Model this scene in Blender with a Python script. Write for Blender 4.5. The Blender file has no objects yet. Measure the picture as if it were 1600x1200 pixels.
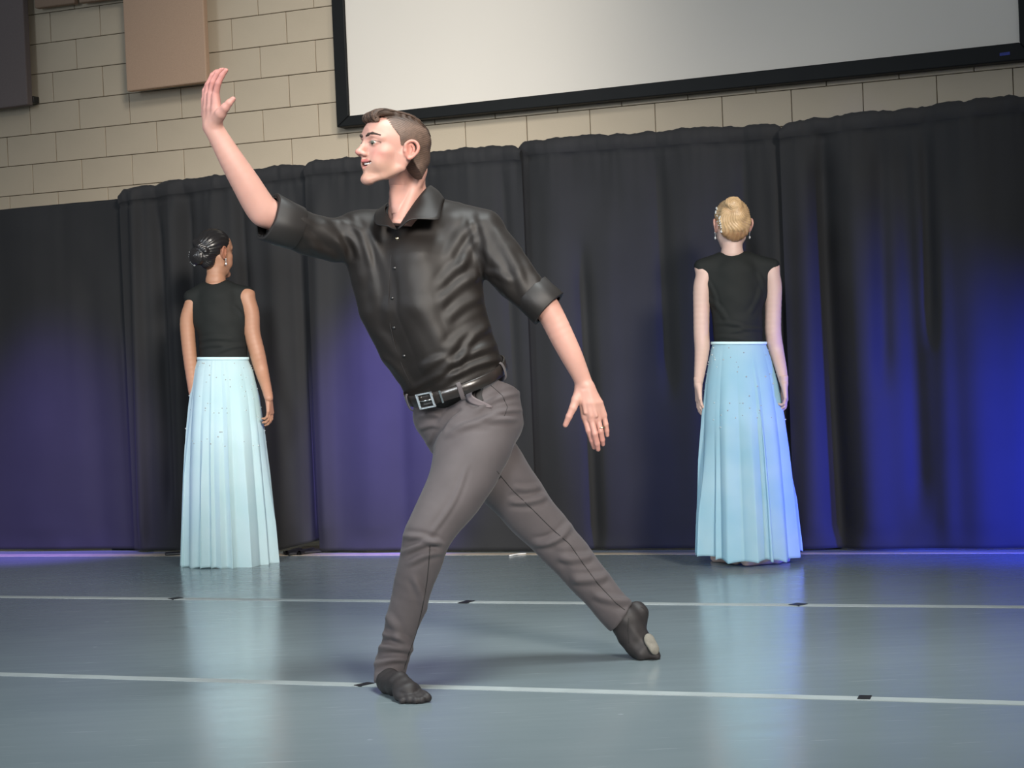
import bpy, bmesh, math, random
import numpy as np
from mathutils import Vector, Matrix
from mathutils.bvhtree import BVHTree
random.seed(7); rng = np.random.default_rng(11)
scene = bpy.context.scene
C = scene.collection

# ------------------------------------------------------------------ camera
FPX = 2700.0; YH = 550.0; ROLL = 0.042; CAMZ = 1.0
_pit = math.atan((YH-600)/FPX)
FW = np.array([0, math.cos(_pit), math.sin(_pit)])
_R0 = np.array([1., 0, 0]); _U0 = np.cross(_R0, FW)
RT = math.cos(ROLL)*_R0 - math.sin(ROLL)*_U0
UP = math.sin(ROLL)*_R0 + math.cos(ROLL)*_U0
CAM = np.array([0, 0, CAMZ])
cd = bpy.data.cameras.new('camera'); cam = bpy.data.objects.new('camera', cd); C.objects.link(cam)
cd.sensor_width = 36; cd.lens = 36*FPX/1600; cd.clip_start = .1; cd.clip_end = 100
m = Matrix.Identity(4)
for i in range(3):
    m[i][0] = RT[i]; m[i][1] = UP[i]; m[i][2] = -FW[i]; m[i][3] = CAM[i]
cam.matrix_world = m; scene.camera = cam

def ray(x, y): return FW + (x-800)/FPX*RT - (y-600)/FPX*UP
def at(x, y, D): return CAM + D*ray(x, y)                 # a point seen at x, y at depth D metres
def ground(x, y, z=0.0):
    r = ray(x, y); return CAM + r*((z-CAMZ)/r[2])
def topx(P):
    q = P-CAM; D = q@FW
    return np.stack([800+(q@RT)/D*FPX, 600-(q@UP)/D*FPX, D], -1)

# ------------------------------------------------------------------ light, world, exposure
w = bpy.data.worlds.new('world'); scene.world = w; w.use_nodes = True
w.node_tree.nodes['Background'].inputs[0].default_value = (.86, .93, 1.0, 1)
w.node_tree.nodes['Background'].inputs[1].default_value = .17
def aim(o, p, q):
    p = Vector(p); q = Vector(q); o.location = p
    o.rotation_euler = (q-p).to_track_quat('-Z', 'Y').to_euler()
def area(name, p, q, size, power, col):
    l = bpy.data.lights.new(name, 'AREA'); l.shape = 'DISK'; l.size = size; l.energy = power; l.color = col
    o = bpy.data.objects.new(name, l); C.objects.link(o); aim(o, p, q); return o
def spot(name, p, q, deg, power, col, rad=.15, blend=1.0):
    l = bpy.data.lights.new(name, 'SPOT'); l.spot_size = math.radians(deg); l.spot_blend = blend
    l.energy = power; l.color = col; l.shadow_soft_size = rad
    o = bpy.data.objects.new(name, l); C.objects.link(o); aim(o, p, q); return o
spot('key_vignette_spot', (4.4, -4.6, 5.4), (-.28, 7.0, 1.05), 22, 10500, (1, .92, .83), 1.5)  # unseen key from the right, cone narrowed to darken the corners like a vignette
spot('fill_vignette_spot', (-2.2, -5.5, 4.8), (-.35, 7.0, 1.15), 21, 5600, (.93, .97, 1), 1.5)  # added front fill, tight cone imitates the same corner falloff
area('window_light', (-5.5, 3.2, 3.2), (-.2, 5.4, 1.3), 2.2, 130, (.78, .88, 1))
spot('floor_fill_spot', (.5, 4.6, 6.2), (.15, 5.1, 0), 46, 1500, (.93, 1, 1), .9)  # unseen spot added to brighten the middle of the floor
spot('blue_wash_light', (3.25, 6.6, .35), (2.42, 7.75, .40), 66, 900, (.01, .04, 1), .08)
spot('blue_side_light', (3.4, 5.6, .45), (1.75, 8.15, .25), 32, 380, (.06, .05, 1), .1)
spot('violet_wash_light', (-.95, 5.9, 4.3), (-.60, 8.9, .55), 14, 6500, (.20, .13, 1), .1)
spot('violet_corner_light', (-2.9, 6.2, 4.3), (-2.60, 9.45, .45), 18, 3000, (.22, .13, 1), .1)
spot('violet_side_light', (-4.2, 7.6, .6), (-1.3, 8.7, .6), 24, 60, (.35, .30, 1), .1)
spot('wall_fill_spot', (-.5, 6.0, 5.2), (-.75, 10.7, 2.9), 46, 560, (1, .96, .9), .5)  # unseen spot added to lift wall and screen, fading outward like a vignette
vs = scene.view_settings; scene.display_settings.display_device = 'sRGB'
vs.view_transform = 'Standard'; vs.look = 'None'; vs.gamma = 1; vs.exposure = 0.0
try: vs.use_curve_mapping = False
except Exception: pass

# ------------------------------------------------------------------ materials
def s2l(c): return tuple(((v/255)/12.92 if v/255 <= .04045 else ((v/255+.055)/1.055)**2.4) for v in c)
def mat(name, col, rough=.6, metal=0, noise=None, bump=None, attr=None, spec=.5, sss=0, sheen=0, coat=0, stretch=(1,1,1), trans=0):
    """col linear; noise=(scale, amount); bump=(scale, strength, distance); attr = colour attribute multiplied in"""
    M = bpy.data.materials.new(name); M.use_nodes = True; nt = M.node_tree; N = nt.nodes; L = nt.links
    b = N['Principled BSDF']; b.inputs['Roughness'].default_value = rough; b.inputs['Metallic'].default_value = metal
    b.inputs['Specular IOR Level'].default_value = spec
    if sheen: b.inputs['Sheen Weight'].default_value = sheen; b.inputs['Sheen Roughness'].default_value = .4
    if coat: b.inputs['Coat Weight'].default_value = coat
    if sss:
        b.inputs['Subsurface Weight'].default_value = sss; b.inputs['Subsurface Scale'].default_value = .006
        b.inputs['Subsurface Radius'].default_value = (1, .35, .2)
    b.inputs['Base Color'].default_value = (*col, 1)
    tc = N.new('ShaderNodeTexCoord'); mp = N.new('ShaderNodeMapping'); mp.inputs['Scale'].default_value = stretch
    L.new(tc.outputs['Object'], mp.inputs[0]); out = None
    if attr:
        a = N.new('ShaderNodeVertexColor'); a.layer_name = attr; out = a.outputs[0]
    if noise:
        n = N.new('ShaderNodeTexNoise'); n.inputs['Scale'].default_value = noise[0]; n.inputs['Detail'].default_value = 5
        L.new(mp.outputs[0], n.inputs['Vector'])
        mr = N.new('ShaderNodeMapRange'); mr.inputs[1].default_value = .25; mr.inputs[2].default_value = .75
        mr.inputs[3].default_value = 1-noise[1]; mr.inputs[4].default_value = 1+noise[1]
        L.new(n.outputs[0], mr.inputs[0])
        mx = N.new('ShaderNodeMix'); mx.data_type = 'RGBA'; mx.blend_type = 'MULTIPLY'; mx.inputs[0].default_value = 1
        if out: L.new(out, mx.inputs[6])
        else: mx.inputs[6].default_value = (*col, 1)
        L.new(mr.outputs[0], mx.inputs[7]); out = mx.outputs[2]
    if out: L.new(out, b.inputs['Base Color'])
    if bump:
        n2 = N.new('ShaderNodeTexNoise'); n2.inputs['Scale'].default_value = bump[0]; n2.inputs['Detail'].default_value = 6
        L.new(mp.outputs[0], n2.inputs['Vector'])
        bp = N.new('ShaderNodeBump'); bp.inputs['Strength'].default_value = bump[1]; bp.inputs['Distance'].default_value = bump[2]
        L.new(n2.outputs[0], bp.inputs['Height']); L.new(bp.outputs[0], b.inputs['Normal'])
    return M

M_block = mat('painted_block', s2l((204,189,165)), .75, noise=(2.2, .06), bump=(160, .35, .002))
M_mortar = mat('mortar', s2l((96,86,68)), .9, noise=(30, .15), bump=(120, .4, .002))
M_curtain = mat('charcoal_drape', (.019, .0195, .021), .8, noise=(3, .12), bump=(900, .25, .0008), sheen=.06, spec=.3)
M_pocket = mat('charcoal_drape_pocket', (.023, .023, .0245), .8, noise=(5, .12), bump=(900, .25, .0008), sheen=.06, spec=.3)
M_screen = mat('projection_fabric', s2l((243,236,224)), .85, noise=(.7, .03), bump=(500, .1, .0006), spec=.2)
M_black = mat('black_velvet_frame', (.006, .007, .007), .6, noise=(8, .2), spec=.3)
M_metal = mat('black_powder_coat', (.012, .012, .014), .4, noise=(20, .2))
M_panel_tan = mat('tan_panel_fabric', s2l((192,162,138)), .9, noise=(260, .10), bump=(420, .5, .0015), spec=.2)
M_panel_grey = mat('grey_panel_fabric', s2l((120,110,108)), .9, noise=(260, .10), bump=(420, .5, .0015), spec=.2)
M_panel_tan2 = mat('dusty_tan_panel_fabric', s2l((150,128,110)), .9, noise=(260, .10), bump=(420, .5, .0015), spec=.2)
M_tape = mat('white_floor_tape', s2l((160,168,168)), .55, noise=(9, .10), spec=.3)
M_mark = mat('black_spike_tape', (.008, .008, .009), .5, noise=(20, .2))
M_wood = mat('tan_floor_edge', s2l((176,164,146)), .5, noise=(12, .15))
M_cord = mat('white_cord', (.7, .7, .7), .5, noise=(30, .1))
M_blue = mat('blue_logo_print', (.02, .04, .3), .5, noise=(50, .2))

def floor_mat():
    M = bpy.data.materials.new('vinyl_dance_floor'); M.use_nodes = True; nt = M.node_tree; N = nt.nodes; L = nt.links
    b = N['Principled BSDF']; tc = N.new('ShaderNodeTexCoord')
    mp = N.new('ShaderNodeMapping'); mp.inputs['Scale'].default_value = (1, 1, 1); L.new(tc.outputs['Object'], mp.inputs[0])
    n = N.new('ShaderNodeTexNoise'); n.inputs['Scale'].default_value = .8; n.inputs['Detail'].default_value = 6; L.new(mp.outputs[0], n.inputs[0])
    cr = N.new('ShaderNodeValToRGB'); cr.color_ramp.elements[0].position = .3; cr.color_ramp.elements[1].position = .7
    cr.color_ramp.elements[0].color = (*s2l((120,133,137)), 1); cr.color_ramp.elements[1].color = (*s2l((132,144,147)), 1)
    L.new(n.outputs[0], cr.inputs[0])
    # scuffs and scratches: thin pale streaks
    mp2 = N.new('ShaderNodeMapping'); mp2.inputs['Scale'].default_value = (1.6, 16, 1); mp2.inputs['Rotation'].default_value = (0, 0, .12); L.new(tc.outputs['Object'], mp2.inputs[0])
    n2 = N.new('ShaderNodeTexNoise'); n2.inputs['Scale'].default_value = 3.2; n2.inputs['Detail'].default_value = 8; L.new(mp2.outputs[0], n2.inputs[0])
    r2 = N.new('ShaderNodeMapRange'); r2.inputs[1].default_value = .64; r2.inputs[2].default_value = .74; r2.inputs[3].default_value = 0; r2.inputs[4].default_value = .35; L.new(n2.outputs[0], r2.inputs[0])
    v = N.new('ShaderNodeTexVoronoi'); v.inputs['Scale'].default_value = 3.3; L.new(mp.outputs[0], v.inputs[0])
    r3 = N.new('ShaderNodeMapRange'); r3.inputs[1].default_value = .035; r3.inputs[2].default_value = .02; r3.inputs[3].default_value = 0; r3.inputs[4].default_value = .35; L.new(v.outputs[0], r3.inputs[0])
    ad = N.new('ShaderNodeMath'); ad.operation = 'MAXIMUM'; L.new(r2.outputs[0], ad.inputs[0]); L.new(r3.outputs[0], ad.inputs[1])
    mx = N.new('ShaderNodeMix'); mx.data_type = 'RGBA'; L.new(ad.outputs[0], mx.inputs[0]); L.new(cr.outputs[0], mx.inputs[6]); mx.inputs[7].default_value = (*s2l((178,186,190)), 1)
    L.new(mx.outputs[2], b.inputs['Base Color'])
    n4 = N.new('ShaderNodeTexNoise'); n4.inputs['Scale'].default_value = 1.4; n4.inputs['Detail'].default_value = 7; L.new(mp2.outputs[0], n4.inputs[0])
    r4 = N.new('ShaderNodeMapRange'); r4.inputs[1].default_value = .3; r4.inputs[2].default_value = .7; r4.inputs[3].default_value = .17; r4.inputs[4].default_value = .25; L.new(n4.outputs[0], r4.inputs[0])
    L.new(r4.outputs[0], b.inputs['Roughness']); b.inputs['Specular IOR Level'].default_value = .62
    n5 = N.new('ShaderNodeTexNoise'); n5.inputs['Scale'].default_value = 18; n5.inputs['Detail'].default_value = 3; L.new(mp2.outputs[0], n5.inputs[0])
    bp = N.new('ShaderNodeBump'); bp.inputs['Strength'].default_value = .05; bp.inputs['Distance'].default_value = .0015; L.new(n5.outputs[0], bp.inputs['Height']); L.new(bp.outputs[0], b.inputs['Normal'])
    return M
M_floor = floor_mat()

# ------------------------------------------------------------------ object helpers
ORG = {}
def org(p): return ORG.get(p.name, np.zeros(3)) if p is not None else np.zeros(3)
def tag(o, label=None, cat=None, group=None, kind=None):
    if label: o['label'] = label
    if cat: o['category'] = cat
    if group: o['group'] = group
    if kind: o['kind'] = kind
    return o
def thing(name, label, cat, loc, group=None):
    o = bpy.data.objects.new(name, None); C.objects.link(o); o.empty_display_size = .1
    o.location = tuple(loc); ORG[o.name] = np.array(loc, float); return tag(o, label, cat, group)
def link(name, me, material, parent):
    me.materials.append(material); o = bpy.data.objects.new(name, me); C.objects.link(o)
    if parent is not None: o.parent = parent
    ORG[o.name] = org(parent); return o
def mesh(name, V, Fc, material, parent=None, smooth=True, cols=None, origin=None):
    """V in world coordinates"""
    V = np.asarray(V, float); og = org(parent)
    if parent is None and origin is not None: og = np.asarray(origin, float)
    me = bpy.data.meshes.new(name)
    me.from_pydata((V-og).tolist(), [], Fc.tolist() if isinstance(Fc, np.ndarray) else Fc); me.update()
    if smooth: me.polygons.foreach_set('use_smooth', [True]*len(me.polygons))
    if cols is not None:
        a = me.color_attributes.new('tint', 'FLOAT_COLOR', 'POINT')
        a.data.foreach_set('color', np.concatenate([cols, np.ones((len(cols), 1))], 1).astype(np.float32).ravel())
    o = link(name, me, material, parent)
    if parent is None and origin is not None: o.location = tuple(og); ORG[o.name] = og
    return o
def join(parts):
    V = []; Fc = []; n = 0
    for v, f in parts:
        V.append(np.asarray(v, float)); Fc += [tuple(int(i)+n for i in q) for q in f]; n += len(v)
    return np.concatenate(V), Fc
def box_vf(c, ax, half, bev=0):
    """box with centre c, axes ax (3 rows), half sizes; bev chamfers the edges"""
    bm = bmesh.new(); bmesh.ops.create_cube(bm, size=2)
    for v in bm.verts: v.co = Vector((v.co.x*half[0], v.co.y*half[1], v.co.z*half[2]))
    if bev: bmesh.ops.bevel(bm, geom=bm.edges[:], offset=bev, segments=1, affect='EDGES')
    V = np.array([v.co[:] for v in bm.verts]) @ np.asarray(ax) + np.asarray(c)
    Fc = [tuple(v.index for v in f.verts) for f in bm.faces]; bm.free(); return V, Fc
def frames(P):
    P = np.asarray(P, float); T = np.gradient(P, axis=0); T /= np.linalg.norm(T, axis=1)[:, None]+1e-12
    n = np.cross(T[0], [0, 0, 1.]);
    if np.linalg.norm(n) < .2: n = np.cross(T[0], [0, 1., 0])
    n /= np.linalg.norm(n); A = []
    for t in T:
        n = n-t*(n@t); n /= np.linalg.norm(n); A.append(n)
    A = np.array(A); return T, A, np.cross(T, A)
def tube_vf(P, r, seg=10, caps=True):
    P = np.asarray(P, float); T, A, B = frames(P); r = np.broadcast_to(np.asarray(r, float), (len(P),))
    th = np.linspace(0, 2*np.pi, seg, endpoint=False)
    V = (P[:, None]+r[:, None, None]*(np.cos(th)[None, :, None]*A[:, None]+np.sin(th)[None, :, None]*B[:, None])).reshape(-1, 3)
    Fc = [(i*seg+j, i*seg+(j+1) % seg, (i+1)*seg+(j+1) % seg, (i+1)*seg+j) for i in range(len(P)-1) for j in range(seg)]
    if caps: Fc += [tuple(range(seg))[::-1], tuple((len(P)-1)*seg+j for j in range(seg))]
    return V, Fc
def sphere_vf(c, r, seg=10, ring=6):
    bm = bmesh.new(); bmesh.ops.create_uvsphere(bm, u_segments=seg, v_segments=ring, radius=1)
    V = np.array([v.co[:] for v in bm.verts])*np.asarray(r)+np.asarray(c); Fc = [tuple(v.index for v in f.verts) for f in bm.faces]; bm.free(); return V, Fc
def grid_vf(G, closed=False):
    """G: (n, m, 3) grid"""
    n, m_ = G.shape[:2]; Fc = []
    for i in range(n-1):
        for j in range(m_ if closed else m_-1):
            k = (j+1) % m_; Fc.append((i*m_+j, i*m_+k, (i+1)*m_+k, (i+1)*m_+j))
    return G.reshape(-1, 3), Fc

# ------------------------------------------------------------------ the room
TH = math.radians(22.5)
WT = np.array([math.cos(TH), -math.sin(TH), 0]); WN = np.array([-math.sin(TH), -math.cos(TH), 0]); WO = np.array([0, 10.55, 0])
WZ = np.array([0, 0, 1.]); WAX = np.array([WT, WN, WZ])
def wall_pt(x, y, off=0.0):                    # a picture point cast on the block wall -> (s, z)
    r = ray(x, y); k = ((WO+WN*off-CAM)@WN)/(r@WN); p = CAM+r*k; return float((p-WO)@WT), float(p[2])
def W3(s, d, z): return WO+WT*s+WN*d+WZ*z
def quad_box(s0, s1, d0, d1, z0, z1, bev=0):
    return box_vf(W3((s0+s1)/2, (d0+d1)/2, (z0+z1)/2), WAX, ((s1-s0)/2, (d1-d0)/2, (z1-z0)/2), bev)
fl = mesh('floor', *quad_box(-7, 7, .0, 12.2, -.12, 0), M_floor, smooth=False); tag(fl, kind='structure')
wl = mesh('wall_back', *quad_box(-7, 7, -.25, -.006, -.12, 5.2), M_mortar, smooth=False); tag(wl, kind='structure')
# concrete blocks, each course laid in running bond; joints recessed
sj, zj = wall_pt(204, 194); BW, BH, J = .4064, .2032, .0045
vis = {}; rest = []
rndb = random.Random(3)
proto = {}
for r in range(-14, 11):
    z0 = zj+r*BH
    if z0+BH < 0 or z0 > 5: continue
    for c in range(-19, 20):
        s0 = sj+c*BW+(0 if r % 2 == 0 else BW/2)
        if s0 < -7 or s0+BW > 7: continue
        px = topx(W3(s0+BW/2, 0, z0+BH/2)[None])[0]
        pr = rndb.uniform(0, .0022)
        inview = -60 < px[0] < 1660 and -40 < px[1] < 350 and not (570 < px[0] < 1560 and px[1] < 190-(px[0]-540)*.123-45)
        if inview:
            o_ = None
            if 'b' not in proto:
                V, Fc = box_vf((0, 0, 0), WAX, (BW/2-J/2, .006, BH/2-J/2), .0022)
                me = bpy.data.meshes.new('concrete_block'); me.from_pydata(V.tolist(), [], Fc); me.materials.append(M_block); proto['b'] = me
            o_ = bpy.data.objects.new('concrete_block', proto['b']); C.objects.link(o_); o_.parent = wl
            o_.location = tuple(W3(s0+BW/2, -.003+pr, z0+BH/2)); ORG[o_.name] = np.array(o_.location)
        else: rest.append(quad_box(s0+J/2, s0+BW-J/2, -.006, .003+pr, z0+J/2, z0+BH-J/2))
tag(mesh('concrete_blocks', *join(rest), M_block, wl, smooth=False), kind='stuff')

# tan strip of bare floor between the vinyl and the drapes
a = ground(-250, 866.5); b_ = ground(1850, 862); a2 = ground(-250, 870.5); b2 = ground(1850, 863.6)
def strip(p, q, p2, q2, h=.0012):
    up = np.array([0, 0, h]); V = [p, q, q2, p2, p+up, q+up, q2+up, p2+up]
    return V, [(3, 2, 1, 0), (4, 5, 6, 7), (0, 1, 5, 4), (1, 2, 6, 5), (2, 3, 7, 6), (3, 0, 4, 7)]
tag(mesh('trim_1', *strip(a, b_, a2, b2), M_wood, smooth=False), kind='structure')
# tape lines over the seams of the vinyl sheets
def tape(name, pts, wd, label, group, material=M_tape, cat='tape', h=.0012):
    P = np.array([ground(*p) for p in pts]); T = np.gradient(P, axis=0); T /= np.linalg.norm(T, axis=1)[:, None]
    S = np.cross(T, [0, 0, 1.])*wd/2; up = np.array([0, 0, h])
    G = np.stack([P-S, P-S+up, P+S+up, P+S], 1); V, Fc = grid_vf(G, True)
    n = len(P); Fc += [(3, 2, 1, 0), tuple((n-1)*4+i for i in range(4))]
    o = mesh(name, V, Fc, material, smooth=False, origin=P.mean(0)); return tag(o, label, cat, group)
tape('floor_tape', [(-1100, 920), (-200, 930.5), (0, 932.5), (270, 935.5), (720, 940.5), (1250, 945.5), (1600, 948.5), (1800, 950.5), (2700, 960)], .052, 'long white tape line across the vinyl floor, the farther one nearest the curtains', 'tape lines on the floor')
tape('floor_tape', [(-900, 1027), (-200, 1047), (0, 1053.5), (560, 1070), (1000, 1082.5), (1340, 1091.5), (1600, 1099), (1800, 1105), (2500, 1125.5)], .05, 'long white tape line across the vinyl floor, the nearer one by the front foot', 'tape lines on the floor')
def mark(x0, y0, x1, y1, wd, label):
    tape('tape_mark', [(x0, y0), ((x0+x1)/2, (y0+y1)/2), (x1, y1)], wd, label, 'black tape marks', M_mark, 'tape mark', h=.0028)
mark(558, 1072.5, 580, 1067.5, .03, 'thin black tape mark on the nearer white line, at the front foot\'s heel')
mark(1341, 1090.2, 1361, 1090.6, .05, 'squarish black tape mark on the nearer white line, at right')
mark(266, 936.5, 283, 934.2, .045, 'leftmost thin black tape mark on the farther white line')
mark(722, 943, 736, 939, .04, 'thin black tape mark on the farther white line, between the man\'s legs')
mark(1240, 946.5, 1254, 943.5, .05, 'small black tape mark on the farther white line, right of the blonde woman')

# ------------------------------------------------------------------ projection screen and wall panels
def on_wall(x, y, off): s, z = wall_pt(x, y, off); return W3(s, off, z)
def slab(c4, th):
    """c4 front corners (4,3); extruded back to th behind"""
    F4 = np.array(c4); B4 = F4-WN*th; V = np.concatenate([F4, B4])
    return V, [(0, 1, 2, 3), (7, 6, 5, 4), (4, 5, 1, 0), (5, 6, 2, 1), (6, 7, 3, 2), (7, 4, 0, 3)]
OFF = .10
bl = on_wall(544.5, 181, OFF); br = on_wall(1593, 66, OFF); e = (br-bl); e /= np.linalg.norm(e); up_ = WZ*2.5
ob = on_wall(526, 199, OFF); obr = on_wall(1604, 93, OFF)
scr = thing('projection_screen', 'large white projection screen in a wide black frame, hung high on the block wall', 'screen', (bl+br)/2)
mesh('screen_fabric', *slab([bl-e*.02-WZ*.02-WN*.02, br+e*.02-WZ*.02-WN*.02, br+e*.02+up_-WN*.02, bl-e*.02+up_-WN*.02], .01), M_screen, scr, smooth=False)
def bar(p0, p1, q1, q0, nm='frame_bar'):
    V, Fc = slab([p0, p1, q1, q0], .09); o = mesh(nm, V, Fc, M_black, scr, smooth=False)
    b = o.modifiers.new('bevel', 'BEVEL'); b.width = .006; b.segments = 2; return o
lw = np.linalg.norm(ob-on_wall(545, 197, OFF))
bar(ob, obr+e*.04, br+e*.0, bl)                     # bottom
bar(ob, bl, bl+up_, ob+up_+(bl-ob)*0)               # left
bar(br, obr+e*.04, obr+e*.04+up_, br+up_)           # right
bar(bl+up_, br+up_, br+up_+WZ*.09, bl+up_+WZ*.09)
lg = on_wall(1562, 85.2, OFF+.002); lh = on_wall(1578, 83, OFF+.002)
mesh('maker_mark', *slab([lg-WZ*.008, lh-WZ*.008, lh+WZ*.008, lg+WZ*.008], .004), M_blue, scr, smooth=False)

def panel(x0, x1, yb0, yb1, off, h, material, label, th=.06):
    p = on_wall(x0, yb0, off); q = on_wall(x1, yb1, off); q[2] = q[2]
    root = thing('acoustic_panel', label, 'acoustic panel', (p+q)/2-WN*.02, 'acoustic panels')
    V, Fc = slab([p, q, q+WZ*h, p+WZ*h], th)
    o = mesh('fabric_face', V, Fc, material, root, smooth=False); b = o.modifiers.new('bevel', 'BEVEL'); b.width = .008; b.segments = 2
    for t in (.2, .8):
        c = p+(q-p)*t-WN*(th+(off-th)/2)+WZ*.12
        mesh('mounting_clip', *box_vf(c, WAX, (.03, max((off-th)/2, .004), .02), .001), M_metal, root, smooth=False)
    return root
panel(198, 323, 143, 127.5, .16, 2.0, M_panel_tan, 'tall tan fabric acoustic panel on the block wall, just left of the raised hand', .05)
pl_ = panel(-160, 43, 190, 163.5, .14, 2.0, M_panel_grey, 'dark grey fabric acoustic panel at the far left of the block wall', .06)
c = on_wall(54.5, 156, .04); mesh('side_bracket', *box_vf(c, WAX, (.012, .03, .022), .002), M_metal, pl_, smooth=False)
panel(54, 116, 13, 5, .10, 1.2, M_panel_tan2, 'dusty tan acoustic panel at the top edge, right beside the dark grey panel', .05)
panel(123, 192, 4.5, -4, .10, 1.2, M_panel_tan2, 'dusty tan acoustic panel at the top edge, right beside the tall tan panel', .05)

# ------------------------------------------------------------------ drapes on a pipe frame
def vnoise(x, seed=0, f=1.0):
    r = np.random.default_rng(seed); s = 0
    for i in range(6):
        s = s+np.sin(x*f*(1.0+.77*i)*2*np.pi+r.uniform(0, 6.28))*r.uniform(.4, 1)/(1+.5*i)
    return s/2.2
def drape(x0, x1, yb0, yb1, yt0, yt1, folds, label, seed, back=0.0, amp=.012, pocket=True, lean=0.0, lift=None):
    A = ground(x0, yb0); B = ground(x1, yb1); d = B-A; Ln = np.linalg.norm(d); t_ = d/Ln; n_ = np.cross(t_, [0, 0, 1.])
    if n_[1] > 0: n_ = -n_
    A = A-n_*back; B = B-n_*back
    def topz(x, y, P):                      # height where the picture's top edge crosses the drape plane
        r = ray(x, y); k = ((P-CAM)@n_)/(r@n_); return (CAM+r*k)
    T0 = topz(x0+lean, yt0, A); T1 = topz(x1+lean, yt1, B); z0, z1 = T0[2], T1[2]
    nu = int(Ln/.011)+1; nv = 110
    u = np.linspace(0, 1, nu)[:, None]; v = np.linspace(0, 1, nv)[None, :]          # v = 0 floor, 1 top
    s = u*Ln; H = z0+(z1-z0)*u-(.02 if pocket else 0)
    Z = .012+(H-.012)*v
    if lift is not None: Z = Z+lift(u)*(1-v)**6
    pocket_h = .085
    D = np.zeros((nu, nv))
    # broad soft waves and fine ripples that die out towards the hem
    D += amp*vnoise(s, seed, .9/1)*(.35+.65*v)+amp*.35*vnoise(s+.03*np.sin(3*v), seed+1, 3.1)*v**1.5
    D += amp*.4*vnoise(s+v*.22, seed+2, .55)*(1-v)
    for (fx, wd, a_, v0, v1) in [(q[0], q[1], q[2]*1.5, q[3], q[4]) for q in folds]:      # individual folds, in metres along the drape
        fu = (fx-x0)/(x1-x0); ss = (s-fu*Ln-.02*np.sin(2.2*v+fx))/wd
        env = np.clip((v-v0)/.12+.5, 0, 1)*np.clip((v1-v)/.12+.5, 0, 1)
        D += a_*np.exp(-ss**2)*env
    # ruffled rod pocket at the top
    zt = H-Z
    stitch = np.exp(-((zt-pocket_h)/.010)**2)
    if pocket:
        rf = vnoise(s, seed+5, 7.0)
        D += np.where(zt < pocket_h, .014*np.sqrt(np.clip(1-((zt-pocket_h/2)/(pocket_h/2))**2, 0, 1)), 0)
        D += np.where(zt < pocket_h, .007*rf*np.sin(np.pi*np.clip(zt/pocket_h, 0, 1)), 0)
        D -= .012*stitch*(1+.6*vnoise(s, seed+6, 5))
        D += .010*vnoise(s, seed+7, 5.5)*np.exp(-np.clip(zt-pocket_h, 0, 9)/.10)*(zt > pocket_h)
        Z = Z+(.010*vnoise(s, seed+8, 1.9)+.006*rf-.035*(np.exp(-s/.025)+np.exp(-(Ln-s)/.025)))*np.exp(-zt/.04)
    D += .010*np.exp(-(Z/.05)**2)*(1+.6*vnoise(s, seed+9, 2.0))     # hem kicks out on the floor
    lean_v = ((T0-A)-WZ*(T0-A)[2])*0
    G = A+t_*s[..., None]+n_*D[..., None]+WZ*Z[..., None]+lean_v
    gmask_top = pocket
    # front sheet plus a turned back sheet, joined over the top and at the sides
    Gb = G-n_*(.006+.02*np.exp(-((zt-.04)/.05)**2)[..., None] if pocket else .006)
    full = np.concatenate([G, Gb[:, ::-1]], 1)
    V, Fc = grid_vf(full, True)
    m_ = full.shape[1]; Fc += []
    # pocket faces go to a child
    vi = np.argmax((zt[0] < pocket_h)) if pocket else nv
    main = []; pk = []
    for q in Fc:
        j = q[0] % m_
        jj = j if j < nv else (2*nv-1-j)
        (pk if (pocket and jj >= vi) else main).append(q)
    def compact(V, Fs):
        idx = np.unique(np.array(Fs)); mp = -np.ones(len(V), int); mp[idx] = np.arange(len(idx))
        return V[idx], [tuple(mp[i] for i in q) for q in Fs]
    root = mesh('curtain', *compact(V, main), M_curtain, origin=(A+B)/2)
    tag(root, label, 'curtain', 'black stage curtains')
    if pocket:
        mesh('rod_pocket', *compact(V, pk), M_pocket, root)
    return A, B, z0, z1, n_, t_
# left to right; the seams of the photograph
info = []
info.append(drape(-260, 216, 866.5, 864.5, 352, 308, [(60, .16, .02, 0, 1), (140, .08, -.014, 0, .8), (-60, .1, .03, 0, 1), (190, .03, .012, .0, .6)], 'lowest black curtain at the far left with a plain flat top edge', 21, back=.12, amp=.010, pocket=False))
info.append(drape(203, 503, 864.3, 863.5, 290, 247, [(225, .03, .03, 0, 1), (258, .035, -.03, .1, .93), (283, .04, .02, 0, .95), (312, .035, -.035, .1, .95), (345, .05, .018, .2, .95), (398, .03, -.028, .1, .95), (440, .06, .02, 0, .9), (478, .03, -.02, 0, .9), (492, .02, .02, 0, .5)],
     'black curtain behind the black-haired woman, its top gathered on a rod', 31, back=.05, amp=.012, lean=-25, lift=lambda u: .05*np.clip((u-.78)*5, 0, 1)))
info.append(drape(502, 840, 863.5, 863, 244, 218, [(520, .05, .03, 0, .9), (590, .10, .016, 0, .8), (640, .05, -.012, 0, .8), (700, .06, -.018, .1, .95), (760, .10, .015, 0, 1), (812, .03, -.012, .3, .95)],
     'black curtain directly behind the man\'s head and chest', 41, back=.0, amp=.010, lean=-18))
info.append(drape(832, 1245, 863, 861, 212, 183, [(880, .10, .018, 0, 1), (925, .035, -.022, 0, .7), (960, .09, .014, 0, .8), (1050, .04, -.016, .4, .95), (1110, .10, .016, 0, 1), (1190, .04, -.018, .4, .97), (1225, .04, .016, 0, .9)],
     'black curtain behind the blonde woman, between two seams', 51, back=.05, amp=.010, lean=-8))
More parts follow.
